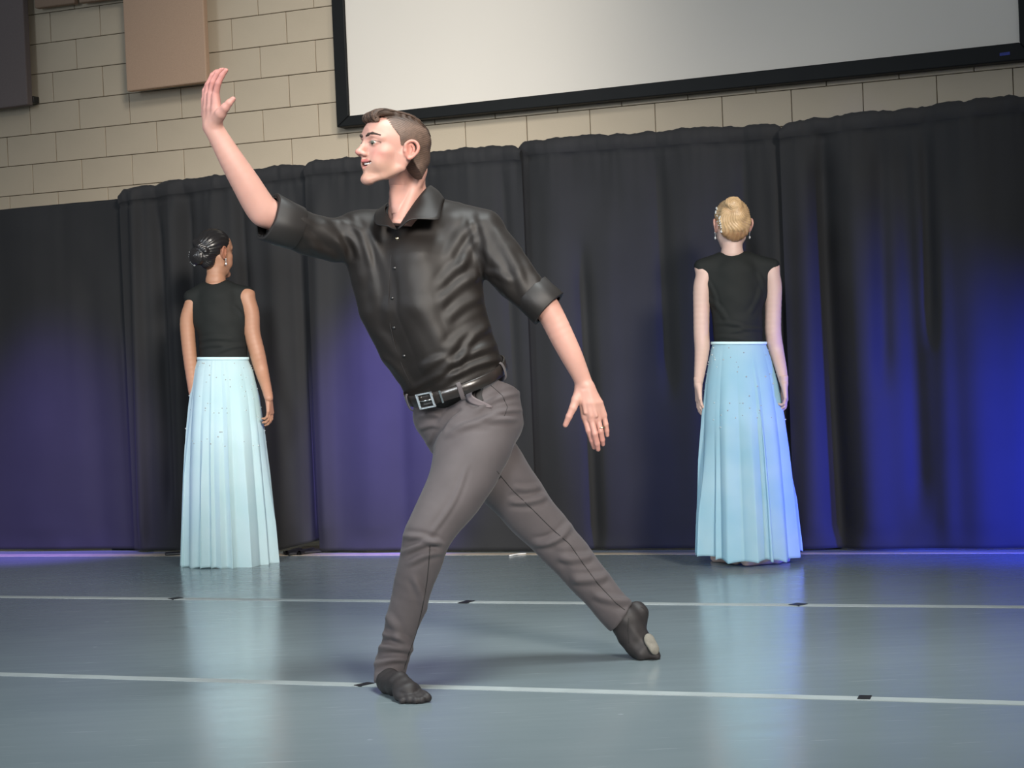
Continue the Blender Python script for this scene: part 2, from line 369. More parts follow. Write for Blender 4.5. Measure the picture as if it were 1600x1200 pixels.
info.append(drape(1243, 1800, 861, 859, 182, 118, [(1275, .07, .02, 0, .9), (1316, .05, -.045, 0, .93), (1365, .09, .03, 0, .9), (1400, .04, -.018, .4, .95), (1440, .05, -.020, .1, .93), (1470, .03, -.022, .5, .95), (1500, .05, .012, 0, .8), (1550, .10, .02, 0, 1), (1640, .1, -.03, 0, 1), (1720, .1, .03, 0, 1)],
     'black curtain at the far right, lit blue near the floor', 61, back=.0, amp=.012))
# pipe stands that carry the curtains, one behind each seam
def stand(P, n_, h, label, t_):
    P = P-n_*.16; P[2] = 0
    root = thing('drape_stand', label, 'stand', P, 'drape stands')
    mesh('base_plate', *box_vf(P+WZ*.005, [t_, n_, WZ], (.20, .07, .004), .001), M_metal, root, smooth=False)
    mesh('upright', *tube_vf([P+WZ*.009, P+WZ*(h*.5), P+WZ*(h-.10)], .019, 12), M_metal, root)
    return root
for k, (i, en, tx) in enumerate([(1, 0, 'hidden behind the leftmost curtain seam'), (2, 0, 'behind the curtain seam under the raised arm'), (3, 0, 'behind the curtain seam at the lowered arm'), (4, 0, 'behind the curtain seam beside the blonde woman')]):
    A, B, z0, z1, n_, t_ = info[i]; stand(A.copy(), n_, z0, 'black steel drape stand '+tx, t_)
# visible end of a floor base in front of the left seam: flat black foot with two open tube ends
A0 = ground(447, 867.5); A1 = ground(500, 862.5); dv = A1-A0; dv /= np.linalg.norm(dv); nv_ = np.cross(dv, [0, 0, 1.]);
bs = thing('curtain_weight', 'low black foot with open tube ends, on the floor at the left skirt\'s right hem', 'stand foot', (A0+A1)/2)
mesh('foot_plate', *box_vf((A0+A1)/2+WZ*.010, [dv, nv_, WZ], (np.linalg.norm(A1-A0)/2, .05, .006), .002), M_metal, bs, smooth=False)
for px_, py_ in ((448, 867), (468, 867)):
    p = ground(px_, py_+1)+WZ*.012; q = p+np.array([.05, .16, 0])
    mesh('tube_end', *join([tube_vf([p, q], .0125, 12, False), tube_vf([p, q], .0095, 12, False)]), M_metal, bs)
A0 = ground(258, 868); A1 = ground(330, 863.5); dv = A1-A0; ln = np.linalg.norm(dv); dv /= ln; nv_ = np.cross(dv, [0, 0, 1.])
tag(mesh('curtain_hem_end', *box_vf((A0+A1)/2+WZ*.008, [dv, nv_, WZ], (ln/2, .03, .007), .004), M_metal, origin=(A0+A1)/2), 'flat black strip on the floor at the left skirt\'s left hem', 'floor strip')
cp = [ground(796, 869.5), ground(804, 867.8), ground(812, 866.6), ground(822, 866.0)]
tag(mesh('cord', *tube_vf([p+WZ*.004 for p in cp], .0035, 8), M_cord, origin=cp[1]), 'short white cord lying at the foot of the curtain behind the man\'s legs', 'cord')
# ------------------------------------------------------------------ implicit-surface modelling
class Field:
    """signed distance grid: shapes are blended in, then meshed with surface nets"""
    def __init__(s, lo, hi, h):
        s.lo = np.array(lo, float); s.h = h; s.n = np.ceil((np.array(hi)-s.lo)/h).astype(int)+1
        s.F = np.full(s.n, 1.0, np.float32)
    def sub(s, lo, hi, pad):
        i0 = np.clip(np.floor((np.array(lo)-pad-s.lo)/s.h).astype(int), 0, s.n); i1 = np.clip(np.ceil((np.array(hi)+pad-s.lo)/s.h).astype(int)+1, 0, s.n)
        if (i1 <= i0).any(): return None, None
        sl = tuple(slice(a, b) for a, b in zip(i0, i1))
        g = [(s.lo[k]+np.arange(i0[k], i1[k])*s.h).astype(np.float32) for k in range(3)]
        X = np.stack(np.broadcast_arrays(g[0][:, None, None], g[1][None, :, None], g[2][None, None, :]), -1)
        return sl, X
    def blend(s, sl, d, k, mode):
        A = s.F[sl]
        if mode == 'sub': A2, d2 = -A, d
        elif mode == 'cut': A2, d2 = -A, -d
        else: A2, d2 = A, d
        if k > 0:
            hh = np.maximum(k-np.abs(A2-d2), 0)/k; R = np.minimum(A2, d2)-hh*hh*k*.25
        else: R = np.minimum(A2, d2)
        s.F[sl] = R if mode == 'add' else -R
    def cone(s, a, b, ra, rb, k=.01, mode='add', n=None, sc=1.0):
        a = np.asarray(a, float); b = np.asarray(b, float); R = max(ra, rb)*max(1, sc)
        lo = np.minimum(a, b)-R; hi = np.maximum(a, b)+R
        sl, X = s.sub(lo, hi, k+2*s.h)
        if sl is None: return
        P = X-a.astype(np.float32); B = b-a
        if n is not None:
            n = np.asarray(n, float); n = n/np.linalg.norm(n)
            P = P+((1/sc-1)*(P@n.astype(np.float32)))[..., None]*n.astype(np.float32); B = B+(1/sc-1)*(B@n)*n
        L2 = B@B; L = math.sqrt(L2)+1e-9; u = B/L
        t = P@u.astype(np.float32); q = np.sqrt(np.maximum((P*P).sum(-1)-t*t, 0))
        sa = (ra-rb)/L; sa = min(max(sa, -.98), .98); ca = math.sqrt(1-sa*sa)
        tt = np.clip(t+q*sa/ca, 0, L)                # nearest parameter on a round cone
        d = np.sqrt((t-tt)**2+q*q)-(ra+(rb-ra)*tt/L)
        if n is not None and sc < 1: d = d*(.5+.5*sc)
        s.blend(sl, d.astype(np.float32), k, mode)
    def chain(s, pts, k=.01, mode='add', n=None, sc=1.0):
        """pts: list of (point, radius); one limb, blended into the rest as a whole"""
        R = max(r for p, r in pts); A = np.array([p for p, r in pts], float)
        sl, X = s.sub(A.min(0)-R, A.max(0)+R, k+2*s.h)
        if sl is None: return
        keep = s.F; lo = s.lo; cn = s.n
        s.F = np.full(X.shape[:3], 1.0, np.float32); s.lo = X[0, 0, 0].astype(float); s.n = np.array(X.shape[:3])
        for (a, ra), (b, rb) in zip(pts[:-1], pts[1:]): s.cone(a, b, ra, rb, .0035, 'add', n, sc)
        d = s.F; s.F = keep; s.lo = lo; s.n = cn; s.blend(sl, d, k, mode)
    def ell(s, c, r, k=.01, mode='add', R=None):
        c = np.asarray(c, float); r = np.asarray(r, float)
        sl, X = s.sub(c-r.max(), c+r.max(), k+2*s.h)
        if sl is None: return
        P = X-c.astype(np.float32)
        if R is not None: P = P@np.asarray(R, np.float32).T
        k0 = np.sqrt(((P/r)**2).sum(-1)); k1 = np.sqrt(((P/(r*r))**2).sum(-1))+1e-9
        d = np.where(k0 < .05, -r.min(), k0*(k0-1)/k1)
        s.blend(sl, d.astype(np.float32), k, mode)
    def plane(s, p, n, lo, hi, k=.002):
        """remove everything on the side n points to, within a box"""
        sl, X = s.sub(lo, hi, 0)
        if sl is None: return
        d = (X-np.asarray(p, np.float32))@np.asarray(n, np.float32); s.blend(sl, d.astype(np.float32), k, 'cut')
    def mesh(s, off=0.0):
        F = s.F+off if off else s.F
        F = np.pad(F, 1, constant_values=1.0); In = F < 0; lo = s.lo-s.h
        c = [In[i:In.shape[0]-1+i, j:In.shape[1]-1+j, k:In.shape[2]-1+k] for i in (0, 1) for j in (0, 1) for k in (0, 1)]
        al = c[0].copy(); an = c[0].copy()
        for q in c[1:]: al &= q; an |= q
        act = an & ~al; I = np.argwhere(act); idx = -np.ones(act.shape, np.int64); idx[act] = np.arange(len(I))
        acc = np.zeros((len(I), 3)); cnt = np.zeros(len(I))
        co = [(i, j, k) for i in (0, 1) for j in (0, 1) for k in (0, 1)]
        for a in range(8):
            for b in range(a+1, 8):
                df = np.abs(np.array(co[a])-co[b])
                if df.sum() != 1: continue
                fa = F[tuple((I+co[a]).T)]; fb = F[tuple((I+co[b]).T)]; m_ = (fa < 0) != (fb < 0)
                t = np.where(m_, fa/(fa-fb+1e-12), 0)[:, None]
                acc += np.where(m_[:, None], np.array(co[a])+t*(np.array(co[b])-co[a]), 0); cnt += m_
        V = lo+(I+acc/cnt[:, None])*s.h; Q = []
        for ax in range(3):
            u, v = (ax+1) % 3, (ax+2) % 3
            sa = [slice(None)]*3; sb = [slice(None)]*3; sa[ax] = slice(0, -1); sb[ax] = slice(1, None)
            A = In[tuple(sa)]; B = In[tuple(sb)]; E = np.argwhere(A != B)
            E = E[(E[:, u] > 0) & (E[:, v] > 0) & (E[:, u] < In.shape[u]-1) & (E[:, v] < In.shape[v]-1)]
            du = np.zeros(3, int); du[u] = 1; dv = np.zeros(3, int); dv[v] = 1
            q = np.stack([idx[tuple((E-du-dv).T)], idx[tuple((E-dv).T)], idx[tuple(E.T)], idx[tuple((E-du).T)]], 1)
            fl_ = ~A[tuple(E.T)]; q[fl_] = q[fl_][:, ::-1]; Q.append(q)
        Q = np.concatenate(Q); Q = Q[(Q >= 0).all(1)]
        return V, Q
def smooth_v(V, Q, n=1, lam=.5):
    for _ in range(n):
        acc = np.zeros_like(V); cnt = np.zeros(len(V))
        for a, b in ((0, 1), (1, 2), (2, 3), (3, 0)):
            np.add.at(acc, Q[:, a], V[Q[:, b]]); np.add.at(acc, Q[:, b], V[Q[:, a]])
            cnt += np.bincount(Q[:, a], minlength=len(V))+np.bincount(Q[:, b], minlength=len(V))
        V = V*(1-lam)+lam*acc/np.maximum(cnt, 1)[:, None]
    return V
def normals(V, Q):
    n = np.cross(V[Q[:, 2]]-V[Q[:, 0]], V[Q[:, 3]]-V[Q[:, 1]]); N = np.zeros_like(V)
    for k in range(4): np.add.at(N, Q[:, k], n)
    return N/(np.linalg.norm(N, axis=1)[:, None]+1e-12)
def folds(V, Q, strokes, wrinkle=None):
    """sculpt cloth folds: each stroke (x0,y0,x1,y1,width_m,height_m) lies on the side seen from the seats"""
    N = normals(V, Q); P = topx(V); m_ = FPX/P[:, 2]; face = np.clip(-(N@FW)*1.6+.25, 0, 1); disp = np.zeros(len(V))
    for x0, y0, x1, y1, w_, a_ in strokes:
        L = math.hypot(x1-x0, y1-y0); ux, uy = (x1-x0)/L, (y1-y0)/L
        t = ((P[:, 0]-x0)*ux+(P[:, 1]-y0)*uy)/L; bow = .06*L*np.sin(np.clip(t, 0, 1)*3.14)
        d = (-(P[:, 0]-x0)*uy+(P[:, 1]-y0)*ux+bow)/m_/w_
        env = np.clip(t*4+.6, 0, 1)*np.clip((1-t)*4+.6, 0, 1)
        disp += a_*env*(np.exp(-d*d*1.2)-.55*np.exp(-(np.abs(d)-1.25)**2*2.2))
    disp *= face
    if wrinkle is not None: disp += wrinkle(V, N)
    return V+N*disp[:, None]
def swave(V, dirs, seed):
    r = np.random.default_rng(seed); s = 0
    for (k, amp) in dirs:
        k = np.array(k, float); s = s+amp*np.sin(V@k+r.uniform(0, 6)+.8*np.sin(V@np.array([7., 5, 9])+r.uniform(0, 6)))
    return s

M_skin_m = mat('skin_fair_warm', (.6, .35, .26), .50, attr='tint', bump=(700, .12, .0006), sss=.10, spec=.4, noise=(30, .03))
M_cloth = mat('black_sateen_shirt', (.0105, .0080, .0066), .54, bump=(900, .3, .0006), noise=(9, .12), spec=.36, sheen=.03)
M_cuff = mat('black_shirt_cuff', (.013, .011, .010), .55, bump=(900, .3, .0006), noise=(9, .12), spec=.45)
M_trou = mat('charcoal_wool_trousers', (.086, .074, .076), .72, bump=(1100, .3, .0006), noise=(14, .08), sheen=.1, spec=.3)
M_seam = mat('dark_seam', (.02, .018, .018), .8, noise=(60, .1))
M_leather = mat('black_leather_belt', (.018, .014, .012), .28, bump=(250, .25, .0006), noise=(30, .2), spec=.6)
M_silver = mat('brushed_silver', (.75, .74, .72), .22, metal=1, noise=(60, .06))
M_shoe = mat('black_stretch_dance_shoe', (.022, .018, .018), .6, bump=(500, .3, .0008), noise=(20, .15))
M_suede = mat('tan_grey_suede_sole', (.20, .185, .155), .85, bump=(300, .5, .001), noise=(60, .2))
M_gold = mat('gold_ring', (.75, .62, .38), .2, metal=1, noise=(60, .05))
M_eye = mat('eyeball', (.8, .78, .75), .12, attr='tint', noise=(60, .02), coat=.5)
M_teeth = mat('teeth', (.85, .82, .76), .25, noise=(60, .03))
M_hair_m = mat('brown_hair', (.05, .03, .02), .6, attr='tint', noise=(60, .30), bump=(170, .5, .0012), stretch=(1.2, .35, 1.2), spec=.45)
M_button = mat('black_button', (.008, .008, .008), .35, noise=(60, .1), spec=.5)
M_lining = mat('grey_pocket_lining', (.15, .125, .13), .7, noise=(60, .1), bump=(900, .3, .0005))

# ------------------------------------------------------------------ head, shared by all three people
class Frame:
    """local head axes: x = the person's left, y = face direction, z = crown"""
    def __init__(s, O, yaw, pitch=0, roll=0, sc=(1, 1, 1)):
        a = math.radians(yaw); p = math.radians(pitch); r = math.radians(roll)
        f = np.array([math.cos(a), math.sin(a), 0]); l = np.array([-f[1], f[0], 0]); u = np.array([0, 0, 1.])
        f, u = math.cos(p)*f+math.sin(p)*u, -math.sin(p)*f+math.cos(p)*u
        l, u = math.cos(r)*l+math.sin(r)*u, -math.sin(r)*l+math.cos(r)*u
        s.M = np.array([l, f, u]); s.O = np.asarray(O, float); s.sc = np.array(sc, float)
    def w(s, P): return (np.asarray(P, float)*s.sc)@s.M+s.O
    def l(s, Q): return ((np.asarray(Q, float)-s.O)@s.M.T)/s.sc
def spl(pts, m_=4):
    """Catmull-Rom through (point, radius) pairs"""
    P = np.array([list(p)+[r] for p, r in pts]); Q = np.vstack([2*P[0]-P[1], P, 2*P[-1]-P[-2]]); out = []
    for i in range(1, len(Q)-2):
        for t in np.linspace(0, 1, m_, endpoint=False):
            a, b, c, d = Q[i-1], Q[i], Q[i+1], Q[i+2]
            out.append(.5*(2*b+(c-a)*t+(2*a-5*b+4*c-d)*t*t+(3*b-a-3*c+d)*t**3))
    out.append(P[-1]); return [(o[:3], max(o[3], .0008)) for o in out]
def head_field(neck, h=.0019, mouth=True, fem=False, hi=(.14, .15, .15)):
    """neck: list of (local point, radius); returns Field in local coordinates"""
    zl = min(p[2] for p, r in neck)-.03
    F = Field((-.14, -.16, zl), hi, h)
    F.ell((0, -.002, .043), (.072, .094, .072), 0)
    F.ell((0, .030, -.010), (.058, .062, .085), .03)
    F.ell((0, .045, .045), (.060, .050, .055), .02)
    for sx in (-1, 1):
        F.chain([((sx*.052, -.004, -.022), .018), ((sx*.049, .002, -.054), .013), ((sx*.033, .044, -.088), .012), ((sx*.012, .072, -.104), .013)], .022)
        F.ell((sx*.043, .056, -.016), (.022, .020, .018), .018)                       # cheekbone
        F.ell((sx*.036, .056, -.048), (.020, .026, .028), .02)
        F.chain([((sx*.012, .0885, .030), .0075), ((sx*.032, .0855, .035), .008), ((sx*.050, .070, .028), .008)], .012)   # brow
        F.ell((sx*.033, .100, .010), (.020, .0165, .0135), .010, 'sub')               # socket
    F.ell((0, .076, -.104), (.019, .0155, .016), .014)                                 # chin
    F.ell((0, .068, -.060), (.030, .022, .030), .018)                                  # muzzle
    F.chain([((0, .088, .024), .0075), ((0, .099, -.002), .0080), ((0, .1075, -.021), .0100)], .010)     # nose
    F.ell((0, .1095, -.0235), (.0108, .0095, .0090), .006)
    for sx in (-1, 1):
        F.ell((sx*.0125, .0985, -.0270), (.0075, .0105, .0075), .006)
        F.ell((sx*.0062, .104, -.0335), (.0032, .0055, .004), .002, 'sub')
    F.chain([((0, .098, -.032), .004), ((0, .0945, -.043), .004)], .008)
    # lips
    up = [(-.034, .0640, -.0450), (-.018, .0870, -.0475), (0, .0955, -.0490), (.018, .0870, -.0475), (.034, .0640, -.0450)] if mouth else [(-.027, .0745, -.0505), (-.015, .0885, -.0490), (0, .0955, -.0485), (.015, .0885, -.0490), (.027, .0745, -.0505)]
    lw_ = [(-.033, .0640, -.0475), (-.018, .0815, -.0640), (0, .0885, -.0705), (.018, .0815, -.0640), (.033, .0640, -.0475)] if mouth else \
          [(-.025, .0745, -.0535), (-.014, .086, -.0590), (0, .0915, -.0605), (.014, .086, -.0590), (.025, .0745, -.0535)]
    if mouth:
        F.ell((0, .082, -.0590), (.0190, .022, .0085), .002, 'sub')
        F.ell((.022, .072, -.0525), (.0115, .022, .0065), .002, 'sub'); F.ell((-.022, .072, -.0525), (.0115, .022, .0065), .002, 'sub')
    F.chain([(p, r) for p, r in zip(up, (.0018, .0036, .0042, .0036, .0018))], .004)
    F.chain([(p, r) for p, r in zip(lw_, (.0018, .0040, .0050, .0040, .0018))], .004)
    for sx in (-1, 1):                                                                # eyelids
        F.ell((sx*.032, .0770, .0110), (.0160, .0150, .0145), .004)
        F.ell((sx*.0355, .0935, .0105), (.0160, .0145, .0052), .001, 'sub')
    # ears
    for sx in (-1, 1):
        E = lambda y, z, x=0: (sx*(.076+x), y, z)
        F.ell((sx*.072, -.008, 0), (.010, .018, .026), .006)
        F.ell((sx*.083, -.008, .002), (.008, .0125, .021), .004, 'sub')
        F.chain(spl([(E(.006, .004, -.002), .0032), (E(.007, .018, .001), .0036), (E(-.004, .030, .006), .0038), (E(-.018, .028, .010), .0038),
                 (E(-.026, .014, .012), .0038), (E(-.025, -.002, .010), .0036), (E(-.016, -.018, .005), .0036), (E(-.007, -.026, .001), .0055)]), .004)
        F.chain([(E(-.010, .018, .004), .0025), (E(-.017, .006, .005), .003), (E(-.014, -.010, .002), .003)], .004)
        F.ell(E(.006, -.004, .000), (.003, .005, .006), .003)
    F.chain(neck, .03)
    return F, up, lw_

def tint_face(P, base, up, lw_, lipc, stub=None, flush=.0):
    col = np.tile(np.array(base), (len(P), 1))
    def seg(a, b):
        a = np.array(a); b = np.array(b); ab = b-a; t = np.clip(((P-a)@ab)/(ab@ab), 0, 1); return np.linalg.norm(P-(a+t[:, None]*ab), axis=1)
    front = P[:, 1] > .05
    if stub is not None:
        d = np.clip((-.030-P[:, 2])/.03, 0, 1)*np.clip((P[:, 1]+.005)/.03, 0, 1)*np.clip((P[:, 2]+.125)/.03, 0, 1)
        col = col*(1-.55*d[:, None])+np.array(stub)*.55*d[:, None]
    if flush:
        for sx in (-1, 1):
            d = np.exp(-(((P-[sx*.045, .07, -.025])/[.022, .02, .02])**2).sum(1)); col *= 1-d[:, None]*flush*np.array([0, .5, .5])
        d = np.exp(-(((P-[0, .115, -.025])/[.012, .012, .012])**2).sum(1)); col *= 1-d[:, None]*flush*np.array([0, .55, .5])
    for ch in (up, lw_):
        d = np.min([seg(a, b) for a, b in zip(ch[:-1], ch[1:])], 0)
        k = np.clip((.0062-d)/.0015, 0, 1)*front; col = col*(1-k[:, None])+np.array(lipc)*k[:, None]
    for sx in (-1, 1):
        rr = np.sqrt(((P[:, 0]-sx*.0355)/.0160)**2+((P[:, 2]-.0105)/.0052)**2); k = np.exp(-((rr-1.08)/.28)**2)*front*(P[:, 1] > .07)*np.where(P[:, 2] > .0105, .9, .45)
        col = col*(1-k[:, None])+np.array([.06, .03, .02])*k[:, None]  # dark lid rim: lashes plus shading painted round the eye socket
    ear = (np.abs(P[:, 0]) > .071) & (P[:, 1] < .01) & (P[:, 1] > -.04) & (P[:, 2] > -.035); col[ear] *= [1.0, .80, .78]
    return col

def hand_generic(F, w_, d, n, t, L=.18, curl=(.35, .4, .45, .5), spread=1.0, thumb=.5):
    """d fingers' direction, n palm side, t thumb side"""
    d, n, t = [np.asarray(v, float)/np.linalg.norm(v) for v in (d, n, t)]; s = L/.18
    kn = []
    for (to, kd, r0) in ((.026, .080, .0105), (.009, .084, .0105), (-.009, .080, .0100), (-.026, .072, .0090)):
        k_ = w_+s*(t*to*spread+d*kd); kn.append(k_)
        F.cone(w_+s*(t*to*.55+d*.012), k_, .0130*s, r0*s, .012)
    for i, (k_, (l1, l2, l3)) in enumerate(zip(kn, ((.036, .022, .018), (.040, .025, .019), (.037, .024, .019), (.030, .018, .017)))):
        a = curl[i]*.5; p = k_; r = .0083-.0009*(i == 3)
        sp = t*(.10-.07*i)*(spread-.7)
        for L_, rr in ((l1, r*.95), (l2, r*.88), (l3, r*.78)):
            q = p+s*L_*(math.cos(a)*d+math.sin(a)*n+sp); F.cone(p, q, r*s, rr*s, .003); p, r = q, rr; a += curl[i]
    a0 = w_+s*(t*.022+d*.022+n*.006); a1 = w_+s*(t*(.034+.012*thumb)+d*.055+n*.016); a2 = a1+s*(d*.028+t*.012*thumb+n*.006); a3 = a2+s*(d*.024+n*.004)
    F.chain([(a0, .0135*s), (a1, .0105*s), (a2, .0088*s), (a3, .0072*s)], .008)

# ================================================================== the man
def A_(x, y, D): return at(x, y, D)
def R_(px, D): return px*D/FPX
def ch(pts): return [(at(x, y, D), r*D/FPX) for x, y, D, r in pts]
g0 = ground(640, 1060)
man = thing('person', 'man in black shirt and grey trousers lunging with one arm raised, smiling, facing left', 'person', (float(g0[0]), float(g0[1]), 0))
SK = np.array([.50, .275, .22])

# --- shirt
S = Field(at(395, 420, 5.75)*[1, 0, 0]+[-.05, 4.95, at(700, 680, 5.4)[2]], at(900, 280, 5.4)*[1, 0, 1]+[0, 5.78, .02], .0048)
V_ = np.array([.10, -1, 0]);
S.chain(ch([(573, 372, 5.40, 42), (592, 430, 5.40, 45), (606, 480, 5.40, 46), (636, 545, 5.40, 43), (662, 592, 5.40, 37), (680, 618, 5.40, 37)]), .05, n=FW, sc=.92)
S.chain(ch([(712, 366, 5.40, 42), (710, 420, 5.38, 45), (708, 470, 5.38, 48), (722, 520, 5.38, 45), (738, 562, 5.38, 44), (750, 580, 5.39, 40)]), .05, n=FW, sc=.92)
S.chain(ch([(650, 352, 5.42, 42), (652, 410, 5.37, 52), (662, 480, 5.36, 54), (690, 560, 5.36, 50), (708, 600, 5.37, 46)]), .05, n=FW, sc=1.0)
S.chain(ch([(664, 328, 5.45, 24), (712, 340, 5.43, 24), (755, 358, 5.40, 31)]), .03)
S.chain(ch([(642, 336, 5.45, 24), (600, 350, 5.43, 24), (560, 362, 5.41, 31)]), .025)
S.chain(ch([(752, 366, 5.39, 37), (784, 408, 5.36, 37), (806, 436, 5.34, 34), (836, 466, 5.33, 29)]), .02, n=FW, sc=.95)      # sleeve, right of frame
S.chain(ch([(560, 366, 5.41, 34), (525, 376, 5.38, 34), (480, 366, 5.33, 33), (436, 345, 5.28, 34)]), .02, n=FW, sc=.95)       # sleeve of the raised arm
def cut_end(F, p, q, lo=-.01, r=.09):
    """cut the sleeve flat where it ends, plane through q facing away from p"""
    n = (q-p)/np.linalg.norm(q-p); F.plane(q, n, q-r, q+r+n*.1*0, 0)
cut_end(S, at(806, 436, 5.34), at(846, 474, 5.33)); cut_end(S, at(480, 362, 5.33), at(428, 342, 5.28))
# open neckline
S.cone(at(632, 325, 5.28), at(622, 352, 5.26), R_(17, 5.3), R_(4, 5.3), .006, 'sub'); S.cone(at(645, 300, 5.40), at(638, 322, 5.34), R_(27, 5.3), R_(24, 5.3), .01, 'sub')
# tucked into the belt: cut along the waistband
pw = at(712, 612, 5.4); nw = np.array([-.26, 0, -1]); nw = nw/np.linalg.norm(nw)
sV, sQ = S.mesh(); sV = smooth_v(sV, sQ, 2)
st = []
for x0, y0, x1, y1, w_, a_ in [
    (690, 470, 752, 428, 8, 7), (700, 497, 756, 462, 8, 6), (688, 445, 735, 402, 8, 5), (700, 400, 742, 345, 8, 6), (720, 420, 745, 372, 7, 5),
    (686, 583, 776, 538, 7, 9), (690, 600, 784, 560, 6, 8), (700, 545, 770, 505, 9, 7), (650, 606, 715, 583, 6, 6), (725, 545, 762, 512, 7, 7), (660, 575, 700, 560, 7, 5), (715, 575, 740, 530, 6, 5),
    (560, 375, 590, 475, 9, 7), (580, 365, 606, 500, 8, 6), (536, 350, 566, 440, 8, 6), (552, 345, 578, 410, 6, 6), (600, 560, 640, 602, 6, 5), (592, 520, 625, 580, 8, 5), (640, 470, 690, 540, 12, 4),
    (768, 350, 818, 455, 8, 5), (755, 385, 797, 466, 8, 6), (795, 368, 842, 444, 7, 4), (740, 340, 752, 440, 6, -6), (760, 425, 800, 440, 6, 4),
    (500, 343, 545, 408, 8, 8), (468, 338, 520, 380, 7, 6), (450, 350, 500, 395, 7, 6), (520, 340, 556, 360, 6, 6), (480, 385, 525, 405, 6, 4), (535, 372, 552, 405, 6, -6)]:
    st.append((x0, y0, x1, y1, w_/430., a_*.62/1000.))
wr = lambda V, N: .0005*swave(V, [((60, 20, 38), 1), ((-35, 30, 66), .8), ((90, 10, -60), .5)], 3)
sV = folds(sV, sQ, st, wr)
shirt = mesh('shirt', sV, sQ, M_cloth, man)
sB = BVHTree.FromPolygons(sV.tolist(), sQ.tolist())
def surf(B, x, y, lift=0.0, dflt=5.3):
    r = Vector(ray(x, y)).normalized(); h_ = B.ray_cast(Vector(CAM), r)
    if h_[0] is None: return at(x, y, dflt)
    return np.array(h_[0])+np.array(h_[1])*lift
# cuffs: folded bands
def cuff(pts, nm='cuff'):
    P = np.array([at(x, y, D) for x, y, D, r in pts]); r = np.array([r*D/FPX for x, y, D, r in pts])
    Po = np.concatenate([P, P[::-1]]); ro = np.concatenate([r, r[::-1]-.0075])
    seg = 40; T, A, B = frames(P[[0, -1]]); T, A, B = [np.repeat(q_[:1], len(P), 0) for q_ in (T, A, B)]; T = np.concatenate([T, T[::-1]]); A = np.concatenate([A, A[::-1]]); B = np.concatenate([B, B[::-1]])
    th = np.linspace(0, 2*np.pi, seg, endpoint=False); wob = 1+.035*np.sin(3*th+1)+.02*np.sin(7*th)
    V = Po[:, None]+(ro[:, None]*wob[None])[..., None]*(np.cos(th)[None, :, None]*A[:, None]+np.sin(th)[None, :, None]*B[:, None])
    G = np.concatenate([V, V[:1]], 0); return mesh(nm, *grid_vf(G, True), M_cuff, shirt)
cuff([(829, 457, 5.34, 29), (829, 457, 5.34, 32), (829.5, 457.5, 5.34, 32.6), (841, 468.5, 5.33, 32.3), (856.5, 482.5, 5.33, 33.2), (857, 483, 5.33, 32.8), (857, 483, 5.33, 29)])
cuff([(463, 358, 5.31, 32), (463, 358, 5.31, 34.5), (462.5, 357.8, 5.31, 35), (445, 351, 5.29, 36.5), (419, 339.2, 5.26, 39), (418.5, 339, 5.26, 38.5), (418.5, 339, 5.26, 35)])
# collar leaves, placket edge, buttons
def leaf(P, th, nm, material, parent):
    """curved patch through an (n, m) grid of points, given thickness"""
    G = np.asarray(P, float)
    o = mesh(nm, *grid_vf(G), material, parent); s_ = o.modifiers.new('s', 'SUBSURF'); s_.levels = 2; s_.render_levels = 2; s_.boundary_smooth = 'PRESERVE_CORNERS'
    k = o.modifiers.new('t', 'SOLIDIFY'); k.thickness = th; k.offset = 0; return o
def q3(rows): return [[at(*p) for p in r] for r in rows]
leaf(q3([[(621, 359, 5.235), (632, 340, 5.26), (648, 316, 5.295), (657, 304, 5.32), (668, 291, 5.36), (676, 289, 5.44), (668, 296, 5.52)],
         [(630, 352, 5.222), (641, 341, 5.235), (660, 328, 5.262), (671, 315, 5.295), (680, 301, 5.34), (688, 296, 5.43), (682, 303, 5.53)],
         [(636, 345, 5.215), (647, 340, 5.225), (686, 345, 5.250), (688, 340, 5.262), (689, 316, 5.33), (697, 309, 5.43), (690, 318, 5.54)]]), .003, 'collar', M_cuff, shirt)
leaf(q3([[(620, 359, 5.235), (612, 347, 5.26), (603, 333, 5.31), (600, 321, 5.38), (612, 314, 5.47)],
         [(612, 357, 5.222), (602, 347, 5.245), (594, 336, 5.29), (593, 326, 5.38), (604, 318, 5.48)],
         [(606, 352, 5.218), (585, 353, 5.245), (584, 340, 5.30), (587, 330, 5.38), (598, 323, 5.49)]]), .003, 'collar', M_cuff, shirt)
pk = [(613, 368), (611, 400), (608, 440), (607, 475), (610, 510), (618, 545), (632, 580), (643, 602)]
pp = [surf(sB, x, y, .0005) for x, y in pk]; mesh('placket_edge', *tube_vf(pp, .0009, 6), M_seam, shirt)
for x, y in ((621, 373), (617, 419), (613, 466), (616, 512), (632, 556)):
    p = surf(sB, x, y, .001); mesh('button', *sphere_vf(p, (.0055, .0025, .0055), 12, 8), M_gold if y == 373 else M_button, shirt)

